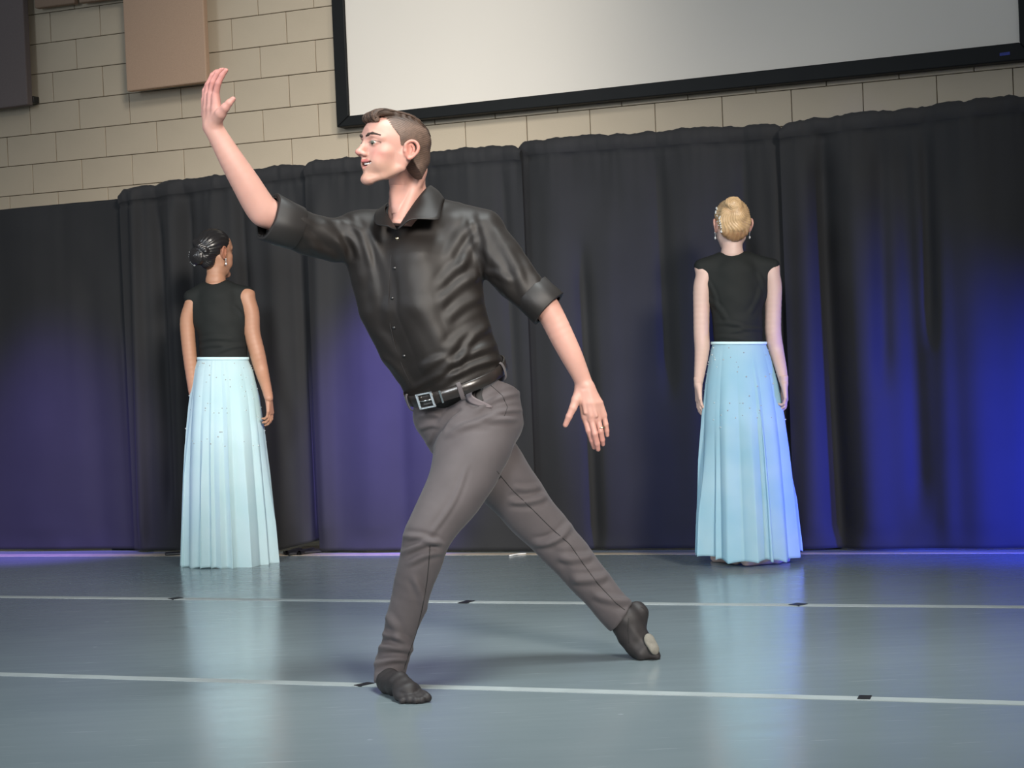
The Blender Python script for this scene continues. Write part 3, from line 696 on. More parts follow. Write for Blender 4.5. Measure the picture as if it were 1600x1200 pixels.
# --- trousers
T_ = Field([at(570, 900, 5.0)[0], 4.92, .02], [at(1020, 900, 5.5)[0], 5.80, at(780, 545, 5.5)[2]], .0052)
T_.chain(ch([(690, 622, 5.42, 42), (694, 645, 5.42, 50), (712, 672, 5.43, 52)]), .04)
T_.chain(ch([(745, 592, 5.41, 43), (755, 615, 5.41, 55), (757, 652, 5.42, 62)]), .04)
T_.chain(spl(ch([(752, 645, 5.40, 63), (741, 690, 5.35, 60), (724, 740, 5.29, 52), (700, 785, 5.23, 44), (672, 830, 5.18, 38), (664, 848, 5.17, 35.5), (652, 895, 5.18, 32), (634, 955, 5.20, 28), (621, 1005, 5.21, 24.5), (608, 1045, 5.215, 26.5), (602, 1075, 5.215, 30)])), .02)
T_.chain(spl(ch([(715, 665, 5.45, 50), (765, 722, 5.50, 50), (800, 765, 5.53, 44), (838, 812, 5.55, 38.5), (862, 838, 5.56, 36), (900, 882, 5.56, 33), (932, 920, 5.56, 29.5), (962, 955, 5.56, 28), (985, 980, 5.56, 28)])), .02)
hem1 = at(607, 1059, 5.215); T_.plane(hem1, np.array([-.10, .22, -1])/1.03, hem1-[.12, .12, .14], hem1+[.12, .12, .06], 0)
hem2 = at(973, 961, 5.56); n2 = np.array([.78, 0, -.62]); T_.plane(hem2, n2/np.linalg.norm(n2), hem2-[.07, .2, .12], hem2+[.12, .2, .09], 0)
# waist cut just above the belt line
wc = at(712, 592, 5.40)
n3 = np.array([.26, .30, 1.0]); n3 /= np.linalg.norm(n3)
T_.plane(wc+n3*.004, n3, wc-.3, wc+.3, 0)
tV, tQ = T_.mesh(); tV = smooth_v(tV, tQ, 2)
st = [(x0, y0, x1, y1, w_/500., a_*1.35/1000.) for x0, y0, x1, y1, w_, a_ in [
    (634, 838, 690, 852, 6, 5), (632, 862, 684, 846, 6, 6), (640, 880, 690, 862, 6, 5), (585, 1012, 645, 1018, 7, 7), (586, 1038, 636, 1030, 6, 6), (597, 990, 645, 1012, 7, 6), (602, 960, 625, 1000, 8, 4), (648, 905, 664, 960, 7, 5),
    (745, 640, 820, 612, 5, 4), (752, 655, 818, 640, 5, 4), (718, 668, 800, 655, 6, 5), (672, 700, 690, 668, 5, -5), (690, 668, 716, 640, 5, -6), (655, 650, 685, 648, 5, 4), (655, 670, 682, 664, 5, 4), (700, 680, 760, 664, 6, 3),
    (852, 776, 800, 784, 7, 7), (842, 760, 806, 762, 6, 4), (900, 812, 850, 852, 8, 5), (880, 838, 835, 850, 7, 5), (925, 868, 872, 872, 8, 6), (948, 900, 896, 905, 8, 6), (985, 938, 930, 930, 8, 6), (872, 852, 905, 915, 10, 2.5),
    (727, 735, 676, 830, 5, 2.5)]]
wr2 = lambda V, N: .0013*swave(V, [((42, 12, 24), 1), ((-20, 26, 46), .9)], 8)
tV = folds(tV, tQ, st, wr2)
trou = mesh('trousers', tV, tQ, M_trou, man)
tB = BVHTree.FromPolygons(tV.tolist(), tQ.tolist())
def seamline(pts, r=.0014, B=None, par=None, material=None, lift=.0002):
    P = np.array(pts, float); t = np.linspace(0, len(P)-1, len(P)*6); Q_ = np.stack([np.interp(t, np.arange(len(P)), P[:, k]) for k in (0, 1)], 1)
    pts = [surf(B or tB, x, y, lift, 99) for x, y in Q_]; pts = [p for p in pts if p[1] < 20]
    return mesh('seam', *tube_vf(pts, r, 6), material or M_seam, par or trou)
seamline([(776, 736), (800, 765), (832, 796), (862, 826), (890, 850), (912, 882), (934, 912), (962, 942), (976, 953)])
seamline([(672, 852), (670, 880), (667, 910), (660, 950), (650, 990), (641, 1015), (631, 1046)])
seamline([(767, 602), (785, 618), (793, 636), (788, 650)], .001)
# open pocket with its turned-out edge
def on_trou(x, y, l): return surf(tB, x, y, l)
leaf([[on_trou(750, 601, .004), on_trou(738, 606, .006), on_trou(728, 616, .008), on_trou(730, 628, .008), on_trou(742, 636, .007), (on_trou(768, 638, .003))],
      [on_trou(752, 603, .016), on_trou(744, 610, .020), on_trou(738, 618, .022), on_trou(741, 625, .020), on_trou(752, 630, .014), (on_trou(769, 636, .005))]], .0025, 'pocket_edge', M_lining, trou)
leaf([[on_trou(752, 602, .003), on_trou(744, 612, .004), on_trou(742, 622, .004), on_trou(752, 629, .004)], [on_trou(755, 606, .003), on_trou(753, 613, .004), on_trou(753, 620, .004), on_trou(756, 627, .004)]], .002, 'pocket_shade', M_seam, trou)  # dark sheet on the cloth, stands in for the shade inside the pocket
# --- belt: leather strap round the waist
Cc = at(712, 594, 5.40); uu = at(789, 569, 5.40)-Cc; vv = (at(708, 613, 5.225)-Cc)
def belt_pt(a, hgt, off=0.0):
    c_, s_ = math.cos(a), math.sin(a); e = 2/2.3
    c_ = math.copysign(abs(c_)**e, c_); s_ = math.copysign(abs(s_)**e, s_)
    p = Cc+uu*c_+vv*s_; d = (uu*c_+vv*s_); d /= np.linalg.norm(d)
    ax = np.cross(uu, vv); ax = ax/np.linalg.norm(ax); ax = ax if ax[2] > 0 else -ax
    return p+ax*hgt+d*off, ax, d
def strap(a0, a1, n, hw, off, th, nm, material, parent):
    rows = []
    for a in np.linspace(a0, a1, n):
        rows.append([belt_pt(a, -hw, off)[0], belt_pt(a, -hw*.9, off+th)[0], belt_pt(a, 0, off+th*1.25)[0], belt_pt(a, hw*.9, off+th)[0], belt_pt(a, hw, off)[0], belt_pt(a, 0, off-.001)[0]])
    V, Fc = grid_vf(np.array(rows), True); return mesh(nm, V, Fc, material, parent)
belt = strap(0, 2*np.pi, 97, .0185, .001, .003, 'belt', M_leather, man)
strap(math.radians(40), math.radians(100), 20, .0175, .0045, .003, 'belt_tip', M_leather, belt)
def loop(a):
    rows = []
    for da in (-.035, .035):
        rows.append([belt_pt(a+da, h_, o_)[0] for h_, o_ in ((-.032, .001), (-.024, .010), (0, .0115), (.018, .010), (.024, .002))])
    leaf(rows, .002, 'belt_loop', M_trou, trou)
loop(math.radians(84)); loop(math.radians(22)); loop(math.radians(150))
# buckle frame
ba = math.radians(118); bc, bax, bd = belt_pt(ba, 0, .009); bt = np.cross(bax, bd); bt /= np.linalg.norm(bt)
cor = [bc+bt*sx*.026+bax*sz*.022 for sx, sz in ((-1, -1), (1, -1), (1, 1), (-1, 1), (-1, -1))]
parts = [box_vf((p+q)/2, [(q-p)/np.linalg.norm(q-p), np.cross(bd, (q-p)/np.linalg.norm(q-p)), bd], (np.linalg.norm(q-p)/2+.0025, .0028 if i % 2 == 0 else .0042, .002), .0007) for i, (p, q) in enumerate(zip(cor[:-1], cor[1:]))]
mesh('buckle', *join(parts), M_silver, belt, smooth=False)
mesh('buckle_prong', *tube_vf([bc+bt*.026, bc+bd*.002, bc-bt*.028], .0018, 8), M_silver, belt)
kc, kax, kd = belt_pt(math.radians(100), 0, .010)
mesh('keeper', *box_vf(kc, [np.cross(kax, kd), kax, kd], (.003, .020, .0015), .0005), M_silver, belt, smooth=False)

# --- dance shoes
G1 = ground(603, 1079); G2 = ground(652, 1101); fd = G2-G1; fd /= np.linalg.norm(fd); fs = np.cross(fd, [0, 0, 1.])
Sh = Field(np.minimum(G1, G2)*[1, 1, 0]-[.10, .10, .012], np.maximum(G1, G2)+[.10, .12, .20], .0032)
ank = at(608, 1050, 5.215)
Z_ = np.array([0, 0, 1.])
Sh.chain([(ank+Z_*.008, .026), (ank-Z_*.012, .028), (G1+fd*.035+Z_*.030, .030)], .02)
Sh.chain([(G1+fd*.030+Z_*.032, .033), (G1+fd*.09+Z_*.030, .032)], .03)
Sh.chain([(G1+fd*.055+Z_*.029, .029), (G1+fd*.12+Z_*.040, .033), (G1+fd*.19+Z_*.028, .026)], .02)
Sh.chain([(G1+fd*.17+fs*.020+Z_*.022, .022), (G1+fd*.17-fs*.022+Z_*.022, .021)], .025)
for i, (o_, l_, r_) in enumerate(((-.036, .235, .015), (-.018, .243, .0115), (-.001, .238, .011), (.015, .228, .0105), (.030, .214, .0105))):
    Sh.chain([(G1+fd*.18+fs*o_*.8+Z_*.018, .016), (G1+fd*l_+fs*o_+Z_*(r_*.9), r_)], .006)
Sh.plane((0, 0, .001), (0, 0, -1), Sh.lo, Sh.lo+Sh.n*Sh.h, 0)
v, q = Sh.mesh(); v = smooth_v(v, q, 1); v = folds(v, q, [], lambda V, N: .0009*swave(V, [((120, 60, 90), 1), ((-90, 120, 70), 1)], 5))
shoe1 = mesh('dance_shoe', v, q, M_shoe, man); tag(shoe1, 'black soft shoe on the flat front foot')
# rear shoe, risen on the ball of the foot
Sh = Field(at(945, 1040, 5.75)*[1, 0, 0]+[0, 5.36, -.01], at(1040, 925, 5.5)*[1, 0, 1]+[.02, 5.76, .0], .0032)
Sh.chain(ch([(958, 942, 5.56, 21), (974, 966, 5.56, 22), (983, 985, 5.56, 21)]), .015)
Sh.chain(ch([(984, 962, 5.57, 20), (996, 957, 5.58, 17), (996, 975, 5.575, 15), (998, 990, 5.57, 13)]), .02)
Sh.chain(ch([(982, 975, 5.56, 24), (989, 995, 5.555, 21), (999, 1012, 5.55, 18)]), .02)
Sh.chain(ch([(996, 1003, 5.55, 17), (1010, 1012, 5.54, 17), (1020, 1020, 5.53, 10)]), .02)
Sh.chain(ch([(992, 1010, 5.54, 15), (1003, 1022, 5.52, 10), (1026, 1025, 5.52, 6)]), .015)
Sh.chain(ch([(1003, 1012, 5.60, 15), (1010, 1024, 5.58, 9), (1024, 1026, 5.56, 6)]), .015)
Sh.plane((0, 0, .001), (0, 0, -1), Sh.lo, Sh.lo+Sh.n*Sh.h, 0)
v, q = Sh.mesh(); v = smooth_v(v, q, 1); v = folds(v, q, [], lambda V, N: .0009*swave(V, [((120, 60, 90), 1), ((-90, 120, 70), 1)], 6))
shoe2 = mesh('dance_shoe', v, q, M_shoe, man); tag(shoe2, 'black soft shoe risen on the ball of the rear foot')
hB = BVHTree.FromPolygons(v.tolist(), q.tolist())
seamline([(982, 966), (981, 985), (983, 1005)], .0012, hB, shoe2); seamline([(1001, 948), (1009, 952), (1012, 960), (1010, 972)], .001, hB, shoe2)
Su = Field(at(1000, 1040, 5.6)-[0, .12, 0], at(1045, 985, 5.5)+[0, .16, 0], .002)
Su.cone(at(1015, 1001, 5.515), at(1022, 1013, 5.505), R_(11.5, 5.5), R_(10.5, 5.5), .0, n=np.array([.60, -.60, .30]), sc=.45)
v, q = Su.mesh(); patch = mesh('suede_patch', smooth_v(v, q, 1), q, M_suede, shoe2); tag(patch, 'tan grey suede sole patch')

# --- head, neck, arms and hands: one body mesh
HD = 5.24
hf = Frame(at(618, 238, HD), -90-59, 9, -2, (1.04, 1.105, .935))
nk = [(hf.l(at(639, 252, 5.33)), .050), (hf.l(at(636, 285, 5.37)), .051), (hf.l(at(640, 318, 5.40)), .060), (hf.l(at(640, 345, 5.41)), .070)]
F, up, lw_ = head_field(nk)
# larynx, sternomastoid and the notch at the throat
F.chain([(hf.l(at(620, 304, 5.34)), .018), (hf.l(at(622, 322, 5.32)), .016)], .03)
F.chain([(hf.l(at(655, 268, 5.33)), .014), (hf.l(at(644, 300, 5.32)), .014), (hf.l(at(626, 345, 5.29)), .011)], .03)
F.chain([(hf.l(at(640, 320, 5.36)), .045), (hf.l(at(626, 352, 5.31)), .028)], .03)
v, q = F.mesh(); v = smooth_v(v, q, 1, .35)
cols = tint_face(v, SK, up, lw_, (.42, .13, .12), stub=(.40, .24, .17), flush=.5)
bodyV = [hf.w(v)]; bodyQ = [q]; bodyC = [cols]
def add_body(v, q, col):
    n = sum(len(x) for x in bodyV); bodyV.append(v); bodyQ.append(np.asarray(q)+n); bodyC.append(np.tile(np.array(col), (len(v), 1)) if np.ndim(col) == 1 else col)
# lowered arm
F = Field(at(835, 730, 5.45)*[1, 0, 1]+[0, 5.22, 0], at(970, 430, 5.3)*[1, 0, 1]+[0, 5.52, 0], .0022)
F.chain(spl(ch([(820, 448, 5.34, 21), (848, 474, 5.34, 21), (862, 494, 5.34, 19.5), (880, 530, 5.345, 18.5), (895, 560, 5.35, 16.5), (908, 588, 5.36, 13.5), (915, 606, 5.365, 12.5)])), .02)
Dp = 5.365
F.chain(ch([(908, 604, Dp, 8.5), (912, 630, 5.36, 8), (914, 652, 5.36, 6.2)]), .012)
F.chain(ch([(913, 604, Dp-.01, 8.5), (921, 630, 5.35, 8), (924, 656, 5.35, 6.2)]), .012)
F.chain(ch([(919, 604, Dp-.01, 8), (929, 630, 5.355, 7.5), (934, 655, 5.36, 6)]), .012)
F.chain(ch([(922, 606, Dp, 7), (936, 630, 5.365, 6.5), (943.5, 649, 5.37, 5.4)]), .012)
F.chain(ch([(914, 652, 5.36, 5.4), (920, 673, 5.355, 4.8), (925, 688, 5.365, 4.3), (928.5, 699, 5.375, 3.7)]), .002)
F.chain(ch([(924, 656, 5.35, 5.4), (929.5, 678, 5.345, 4.8), (933, 693, 5.355, 4.4), (934.5, 702, 5.365, 3.8)]), .002)
F.chain(ch([(934, 655, 5.36, 5.2), (938.5, 674, 5.355, 4.6), (941, 687, 5.365, 4.2), (942, 694, 5.375, 3.6)]), .002)
F.chain(ch([(943.5, 649, 5.37, 4.6), (946.5, 663, 5.37, 4.1), (948, 673, 5.375, 3.8), (948.8, 680, 5.38, 3.3)]), .002)
F.chain(ch([(906, 610, 5.36, 8.5), (900, 625, 5.345, 7.5), (895.5, 637, 5.34, 6.2), (889, 651, 5.34, 5.2), (883.5, 664, 5.345, 4.2)]), .010)
for x0, y0, x1, y1 in ((914, 612, 923, 650), (920, 612, 932, 650), (910, 612, 914, 645)):       # tendons
    F.chain(ch([(x0, y0, 5.343, 1.8), (x1, y1, 5.341, 1.8)]), .010)
v, q = F.mesh(); v = smooth_v(v, q, 1, .3)
P = topx(v); kc_ = np.tile(SK, (len(v), 1)); tip = np.clip((P[:, 1]-640)/60, 0, 1)[:, None]; kc_ = kc_*(1-tip*[0, .16, .14])
add_body(v, q, kc_)
fingB = BVHTree.FromPolygons(v.tolist(), q.tolist())
# raised arm
F = Field(at(300, 380, 5.45)*[1, 0, 1]+[0, 5.04, 0], at(455, 95, 5.1)*[1, 0, 1]+[0, 5.40, 0], .0022)
F.chain(spl(ch([(445, 346, 5.29, 22), (414, 331, 5.26, 23), (403, 318, 5.25, 23.5), (385, 288, 5.23, 22), (362, 250, 5.21, 19), (342, 215, 5.20, 15.5), (332, 198, 5.20, 14.5)])), .02)
F.chain(ch([(414, 331, 5.27, 20), (410, 338, 5.25, 13)]), .02)
F.chain(ch([(336, 196, 5.19, 9), (338, 170, 5.18, 8.5), (337, 148, 5.175, 6.5)]), .012)
F.chain(ch([(332, 196, 5.20, 9), (331, 170, 5.20, 8.5), (330, 146, 5.20, 6.5)]), .012)
F.chain(ch([(328, 198, 5.21, 8), (325, 172, 5.22, 8), (324, 149, 5.22, 6)]), .012)
F.chain(ch([(325, 200, 5.21, 7), (321, 178, 5.235, 6.5), (319.5, 156, 5.24, 5.4)]), .012)
F.chain(ch([(337, 148, 5.175, 5.4), (341, 130, 5.16, 4.8), (347, 118, 5.155, 4.3), (353, 110, 5.15, 3.7)]), .002)
F.chain(ch([(330, 146, 5.20, 5.4), (333, 128, 5.19, 4.8), (340, 115, 5.185, 4.3), (348, 107, 5.18, 3.7)]), .002)
F.chain(ch([(324, 149, 5.22, 5.2), (326, 131, 5.215, 4.6), (332, 118, 5.21, 4.2), (340, 110, 5.205, 3.6)]), .002)
F.chain(ch([(319.5, 156, 5.24, 4.6), (320, 142, 5.24, 4.2), (324, 132, 5.235, 3.8), (330, 124, 5.23, 3.3)]), .002)
F.chain(ch([(337, 190, 5.18, 10), (345, 177, 5.15, 9), (352, 168, 5.135, 7.0), (358, 161, 5.13, 5.6), (364, 155, 5.13, 4.4)]), .012)
v, q = F.mesh(); v = smooth_v(v, q, 1, .3); P = topx(v); tip = np.clip((190-P[:, 1])/60, 0, 1)[:, None]
add_body(v, q, np.tile(SK, (len(v), 1))*(1-tip*[0, .20, .14]))
# the rest of the body, inside the clothes
for Fd in (S, T_):
    Fs = Field(Fd.lo, Fd.lo+(Fd.n-1)*Fd.h, Fd.h*3); nn = np.array(Fd.F[::3, ::3, ::3].shape); Fs.n = nn; Fs.F = Fd.F[::3, ::3, ::3]
    v, q = Fs.mesh(.016); add_body(v, q, SK)
body = mesh('body', np.concatenate(bodyV), np.concatenate(bodyQ), M_skin_m, man, cols=np.concatenate(bodyC))
# eyes
def eyeball(hf_, sx, gaze, parent, iris=(.07, .075, .05)):
    bm = bmesh.new(); bmesh.ops.create_uvsphere(bm, u_segments=32, v_segments=24, radius=.0125)
    V = np.array([v.co[:] for v in bm.verts]); Fc = [tuple(v.index for v in f.verts) for f in bm.faces]; bm.free()
    g = np.array(gaze, float); g /= np.linalg.norm(g); a = np.degrees(np.arccos(np.clip((V/.0125)@g, -1, 1)))
    col = np.where((a < 14)[:, None], (.005, .005, .005), np.where((a < 36)[:, None], iris, (.46, .42, .39)))
    return mesh('eye', hf_.w(V*1.08+[sx*.032, .0785, .0105]), Fc, M_eye, parent, cols=col)
eyeball(hf, 1, (.42, .9, -.30), man); eyeball(hf, -1, (.10, .9, -.28), man)
# teeth: an upper row, each tooth a rounded block
tp = []
for i in range(-5, 6):
    a = i*.235; c_ = np.array([.0270*math.sin(a), .0570+.0280*math.cos(a), -.0545+.004*abs(math.sin(a))]); tx = np.array([math.cos(a), -math.sin(a), 0]); ty = np.array([math.sin(a), math.cos(a), 0])
    V, Fc = box_vf(c_, [tx, ty, [0, 0, 1]], (.0028, .002, .0048-.0001*abs(i)), .0008); tp.append((hf.w(V), Fc))
tag(mesh('teeth', *join(tp), M_teeth, man), kind='stuff')
# eyebrows
for sx in (-1, 1):
    Fb = Field((-.07, .05, .015), (.07, .11, .055), .0012)
    Fb.chain([((sx*.012, .0965, .0310), .0038), ((sx*.023, .0955, .0350), .0052), ((sx*.037, .0912, .0382), .0048), ((sx*.055, .0765, .0340), .0028)], .003)
    v, q = Fb.mesh(); mesh('eyebrow', hf.w(v), q, mat('brow_hair', (.030, .017, .011), .8, noise=(200, .3), bump=(400, .6, .001)) if sx == -1 else bpy.data.materials['brow_hair'], man)
# hair
def groove(V, fn, amp): return amp*fn(V)
Fh = Field((-.10, -.13, -.10), (.10, .14, .17), .0020)
Fh.ell((0, -.002, .044), (.0762, .0980, .0760), 0)
Fh.chain([((0, -.055, -.010), .0485), ((0, -.043, -.058), .0445)], .02)
Fh.plane((0, 0, -.062), (0, .25, -1), (-.1, -.13, -.1), (.1, .14, -.02), .004)
# clear the face: everything in front of the hairline
sl, X = Fh.sub((-.1, -.13, -.1), (.1, .14, .17), 0)
yl = np.interp(X[..., 2], [-.10, -.075, -.045, -.020, .012, .016, .040, .060, .078, .092, .12], [-.110, -.085, -.052, -.032, -.020, .020, .026, .044, .060, .082, .11])
yl = np.where(X[..., 2] < .020, np.where((X[..., 2] > -.004), .021, yl), yl)
Fh.blend(sl, (X[..., 1]-yl).astype(np.float32), .004, 'cut')
for sx in (-1, 1): Fh.ell((sx*.078, -.012, .002), (.016, .022, .032), .004, 'sub')
# combed top: swept up and back from the forehead
for x, r in ((-.030, .015), (-.015, .017), (0, .018), (.015, .017), (.030, .015)):
    lift_ = .004*(x > 0)
    Fh.chain(spl([((x+.004, .083, .084), r*.55), ((x+.002, .088, .096+lift_), r*.60), ((x, .068, .108+lift_), r*.70), ((x, .030, .113), r*.72), ((x, -.025, .110), r*.7), ((x*.9, -.070, .082), r*.55)]), .006)
hv, hq = Fh.mesh(); hv = smooth_v(hv, hq, 1, .4); hn = normals(hv, hq)
ph = hv[:, 0]*1.0+.25*hv[:, 1]
top = np.clip((hv[:, 2]-.085)/.02, 0, 1)
gr = (np.sin(ph*620+6*np.sin(hv[:, 1]*30)))*.0010*top+(1-top)*.0005*np.sin(hv[:, 2]*900+hv[:, 1]*700+4*np.sin(hv[:, 1]*60))
hv2 = hv+hn*gr[:, None]
c_top = np.array([.034, .019, .012]); c_side = np.array([.105, .066, .048])
hc = c_side*(1-top[:, None])+c_top*top[:, None]; st_ = .5+.5*np.sin(ph*310+5*np.sin(hv[:, 1]*22)); hc = hc*(1+.3*(st_**6*top)[:, None])
back_ = np.clip((-.060-hv[:, 1])/.03, 0, 1)[:, None]; hc = hc*(1-.35*back_)
hair_o = mesh('hair', hf.w(hv2), hq, M_hair_m, man, cols=hc)
hbv = BVHTree.FromPolygons(hv2.tolist(), hq.tolist()); stv = []; stc = []
for i in range(620):
    x0 = rng.uniform(-.040, .040); dr = rng.uniform(-.010, .010); b0 = rng.uniform(0, .75); b1 = b0+rng.uniform(.22, .5)
    gp = [(0, .083, .080), (0, .091, .094), (0, .085, .110), (0, .066, .122), (0, .030, .128), (0, -.020, .125), (0, -.065, .100), (0, -.090, .070)]
    pts = []
    for t in np.linspace(b0, min(b1, 1), 9):
        k = t*7; j = min(int(k), 6); g = np.array(gp[j])*(1-(k-j))+np.array(gp[j+1])*(k-j); g[0] = x0+dr*(t-b0)*3+.002*math.sin(9*t+i)
        h_ = hbv.find_nearest(Vector(g)); pts.append(np.array(h_[0])+np.array(h_[1])*.0006)
    sv, sf = tube_vf([hf.w(p) for p in pts], [.0010+.0010*math.sin(math.pi*q_/8) for q_ in range(9)], 4)
    stv.append((sv, sf)); kk = rng.uniform(.5, 2.6)**1.2; stc.append(np.tile(c_top*kk, (len(sv), 1)))
tag(mesh('hair_strands', *join(stv), M_hair_m, hair_o, cols=np.concatenate(stc)), kind='stuff')
# wedding ring on the lowered hand
rc = at(939.6, 668, 5.357); ax_ = at(941, 687, 5.365)-at(934, 655, 5.36); ax_ /= np.linalg.norm(ax_); e1 = np.cross(ax_, [0, 1., 0]); e1 /= np.linalg.norm(e1); e2 = np.cross(ax_, e1)
ring_ = [rc+.0108*(math.cos(a)*e1+math.sin(a)*e2) for a in np.linspace(0, 2*np.pi, 33)]
mesh('ring', *tube_vf(ring_, .0018, 8), M_gold, man)


# ================================================================== the two women seen from behind
M_top = mat('black_jersey_top', (.010, .012, .011), .75, bump=(700, .2, .0006), noise=(12, .1), spec=.3)
M_shoe_p = mat('pink_canvas_slipper', (.75, .50, .42), .6, noise=(30, .05))
M_gem = mat('crystal', (.85, .87, .85), .12, metal=.6, noise=(80, .2))
def sheer(name, col, alpha, tint):
    M = bpy.data.materials.new(name); M.use_nodes = True; nt = M.node_tree; N = nt.nodes; L = nt.links
    out = N['Material Output']; N.remove(N['Principled BSDF'])
    d = N.new('ShaderNodeBsdfDiffuse'); t = N.new('ShaderNodeBsdfTranslucent'); tr = N.new('ShaderNodeBsdfTransparent')
    n = N.new('ShaderNodeTexNoise'); tc = N.new('ShaderNodeTexCoord'); n.inputs['Scale'].default_value = 5; L.new(tc.outputs['Object'], n.inputs[0])
    cr = N.new('ShaderNodeValToRGB'); cr.color_ramp.elements[0].position = .35; cr.color_ramp.elements[1].position = .65
    cr.color_ramp.elements[0].color = (*col, 1); cr.color_ramp.elements[1].color = (*tint, 1); L.new(n.outputs[0], cr.inputs[0])
    L.new(cr.outputs[0], d.inputs[0]); L.new(cr.outputs[0], t.inputs[0]); tr.inputs[0].default_value = (*tint, 1)
    m1 = N.new('ShaderNodeMixShader'); m1.inputs[0].default_value = .35; L.new(d.outputs[0], m1.inputs[1]); L.new(t.outputs[0], m1.inputs[2])
    m2 = N.new('ShaderNodeMixShader'); m2.inputs[0].default_value = alpha; L.new(m1.outputs[0], m2.inputs[1]); L.new(tr.outputs[0], m2.inputs[2])
    L.new(m2.outputs[0], out.inputs[0]); return M
M_skirt = sheer('sheer_pale_aqua_chiffon', (.48, .74, .84), .26, (.58, .80, .88))
M_skirt2 = sheer('sheer_pale_aqua_chiffon_denser', (.68, .87, .89), .14, (.74, .90, .92))
M_under = mat('pale_blue_underskirt', (.55, .70, .74), .8, noise=(20, .05))
M_band = mat('pale_aqua_waistband', (.62, .85, .88), .7, noise=(30, .05))

def skirt(root, rings, npl, seed, material, wbpx, hemfn, D, under_y):
    """rings: (y, left x, right x) silhouettes; one pleated sheet all round"""
    r = np.random.default_rng(seed); ys = np.array([q_[0] for q_ in rings], float)
    nphi = 560; nv = 90; ph = np.linspace(0, 2*np.pi, nphi, endpoint=False)
    # pleats of uneven width, depth and starting height
    wd = r.uniform(.5, 1.7, npl)**1.8; ed = np.concatenate([[0], np.cumsum(wd)]); ed = ed/ed[-1]*2*np.pi
    k_ = np.clip(np.searchsorted(ed, ph, side='right')-1, 0, npl-1); fr = (ph-ed[k_])/(ed[k_+1]-ed[k_])
    dp = r.uniform(.2, 1.25, npl)*np.sqrt(wd); st0 = r.uniform(-.25, .45, npl)
    fr2 = fr**r.uniform(.7, 1.5, npl)[k_]; phase = 2*np.pi*fr2
    G = np.zeros((nv, nphi, 3)); t = np.linspace(0, 1, nv)
    y0, y1 = ys[0], ys[-1]
    for i, u in enumerate(t):
        y = y0+(y1-y0)*u; xl = np.interp(y, ys, [q_[1] for q_ in rings]); xr = np.interp(y, ys, [q_[2] for q_ in rings])
        c_ = at((xl+xr)/2, y, D); hw = (xr-xl)/2*D/FPX
        amp = .005+.030*u**.85
        env = np.clip((u-st0[k_])/.45+.15, .08, 1); wv = np.sin(np.pi*fr2)**.8*dp[k_]*env
        rad = 1+(amp*wv-amp*.75)/hw
        a_ = ph+.35*amp/hw*np.sin(phase)*dp[k_]*env
        dep = .74+.10*u
        G[i] = c_+np.outer(np.cos(a_)*hw*rad, RT)+np.outer(np.sin(a_)*hw*dep*rad, [0, -1, 0])
        G[i, :, 2] += hemfn(ph, phase)*np.clip((u-.6)/.4, 0, 1)**1.2
    sk = mesh('skirt', *grid_vf(G, True), material, root)
    k = sk.modifiers.new('t', 'SOLIDIFY'); k.thickness = .0012
    # waistband
    W = []
    for dy, o_ in ((-2, .000), (-2, .003), (0, .004), (2.5, .003), (2.5, -.004)):
        xl, xr = wbpx; hw = (xr-xl)/2*D/FPX+o_; c_ = at((xl+xr)/2, y0+dy, D)
        W.append(c_+np.outer(np.cos(ph[::6])*hw, RT)+np.outer(np.sin(ph[::6])*hw*.74, [0, -1, 0]))
    mesh('waistband', *grid_vf(np.array(W), True), M_band, sk)
    # inner skirt
    U = []
    for u in np.linspace(0, 1, 14):
        y = y0+2+(under_y-y0-2)*u; xl = np.interp(y, ys, [q_[1] for q_ in rings]); xr = np.interp(y, ys, [q_[2] for q_ in rings])
        hw = ((xr-xl)/2*.93)*D/FPX-.004-.012*u; c_ = at((xl+xr)/2, y, D)
        U.append(c_+np.outer(np.cos(ph[::6])*hw*(1+.01*np.sin(ph[::6]*9)*u), RT)+np.outer(np.sin(ph[::6])*hw*.70, [0, -1, 0]))
    mesh('underskirt', *grid_vf(np.array(U), True), M_under, sk)
    # rhinestones scattered over the upper half
    gs = []; n_ = 0
    for _ in range(95):
        u = r.uniform(.02, .42); i = int(u*nv); j = int(r.uniform(0, nphi))
        p = G[i, j]; cc = G[i].mean(0); d = p-cc; d /= np.linalg.norm(d)
        gs.append(sphere_vf(p+d*.002, r.uniform(.0022, .0042), 6, 4))
    tag(mesh('rhinestones', *join(gs), M_gem, sk, smooth=False), kind='stuff')
    return sk

def crystals(pts, r0, nm, parent, seed=0):
    r = random.Random(seed); gs = []
    for p in pts:
        for _ in range(3): gs.append(sphere_vf(np.asarray(p)+np.array([r.uniform(-1, 1), r.uniform(-.4, .4), r.uniform(-1, 1)])*r0*.9, r0*r.uniform(.5, .9), 6, 4))
    return mesh(nm, *join(gs), M_gem, parent, smooth=False)

def hair_shell(F, fem_low=-.045):
    F.ell((0, -.004, .046), (.0775, .0995, .0820), 0)
    F.chain([((0, -.062, -.012), .046), ((0, -.050, -.034), .040)], .02)
    sl, X = F.sub(F.lo, F.lo+(F.n-1)*F.h, 0)
    yl = np.interp(X[..., 2], [-.10, -.030, -.010, .010, .040, .060, .080, .092, .12], [-.045, -.026, -.018, .006, .034, .052, .066, .082, .11])
    F.blend(sl, (X[..., 1]-yl).astype(np.float32), .006, 'cut')
    for sx in (-1, 1): F.ell((sx*.080, -.012, .002), (.014, .022, .030), .004, 'sub')

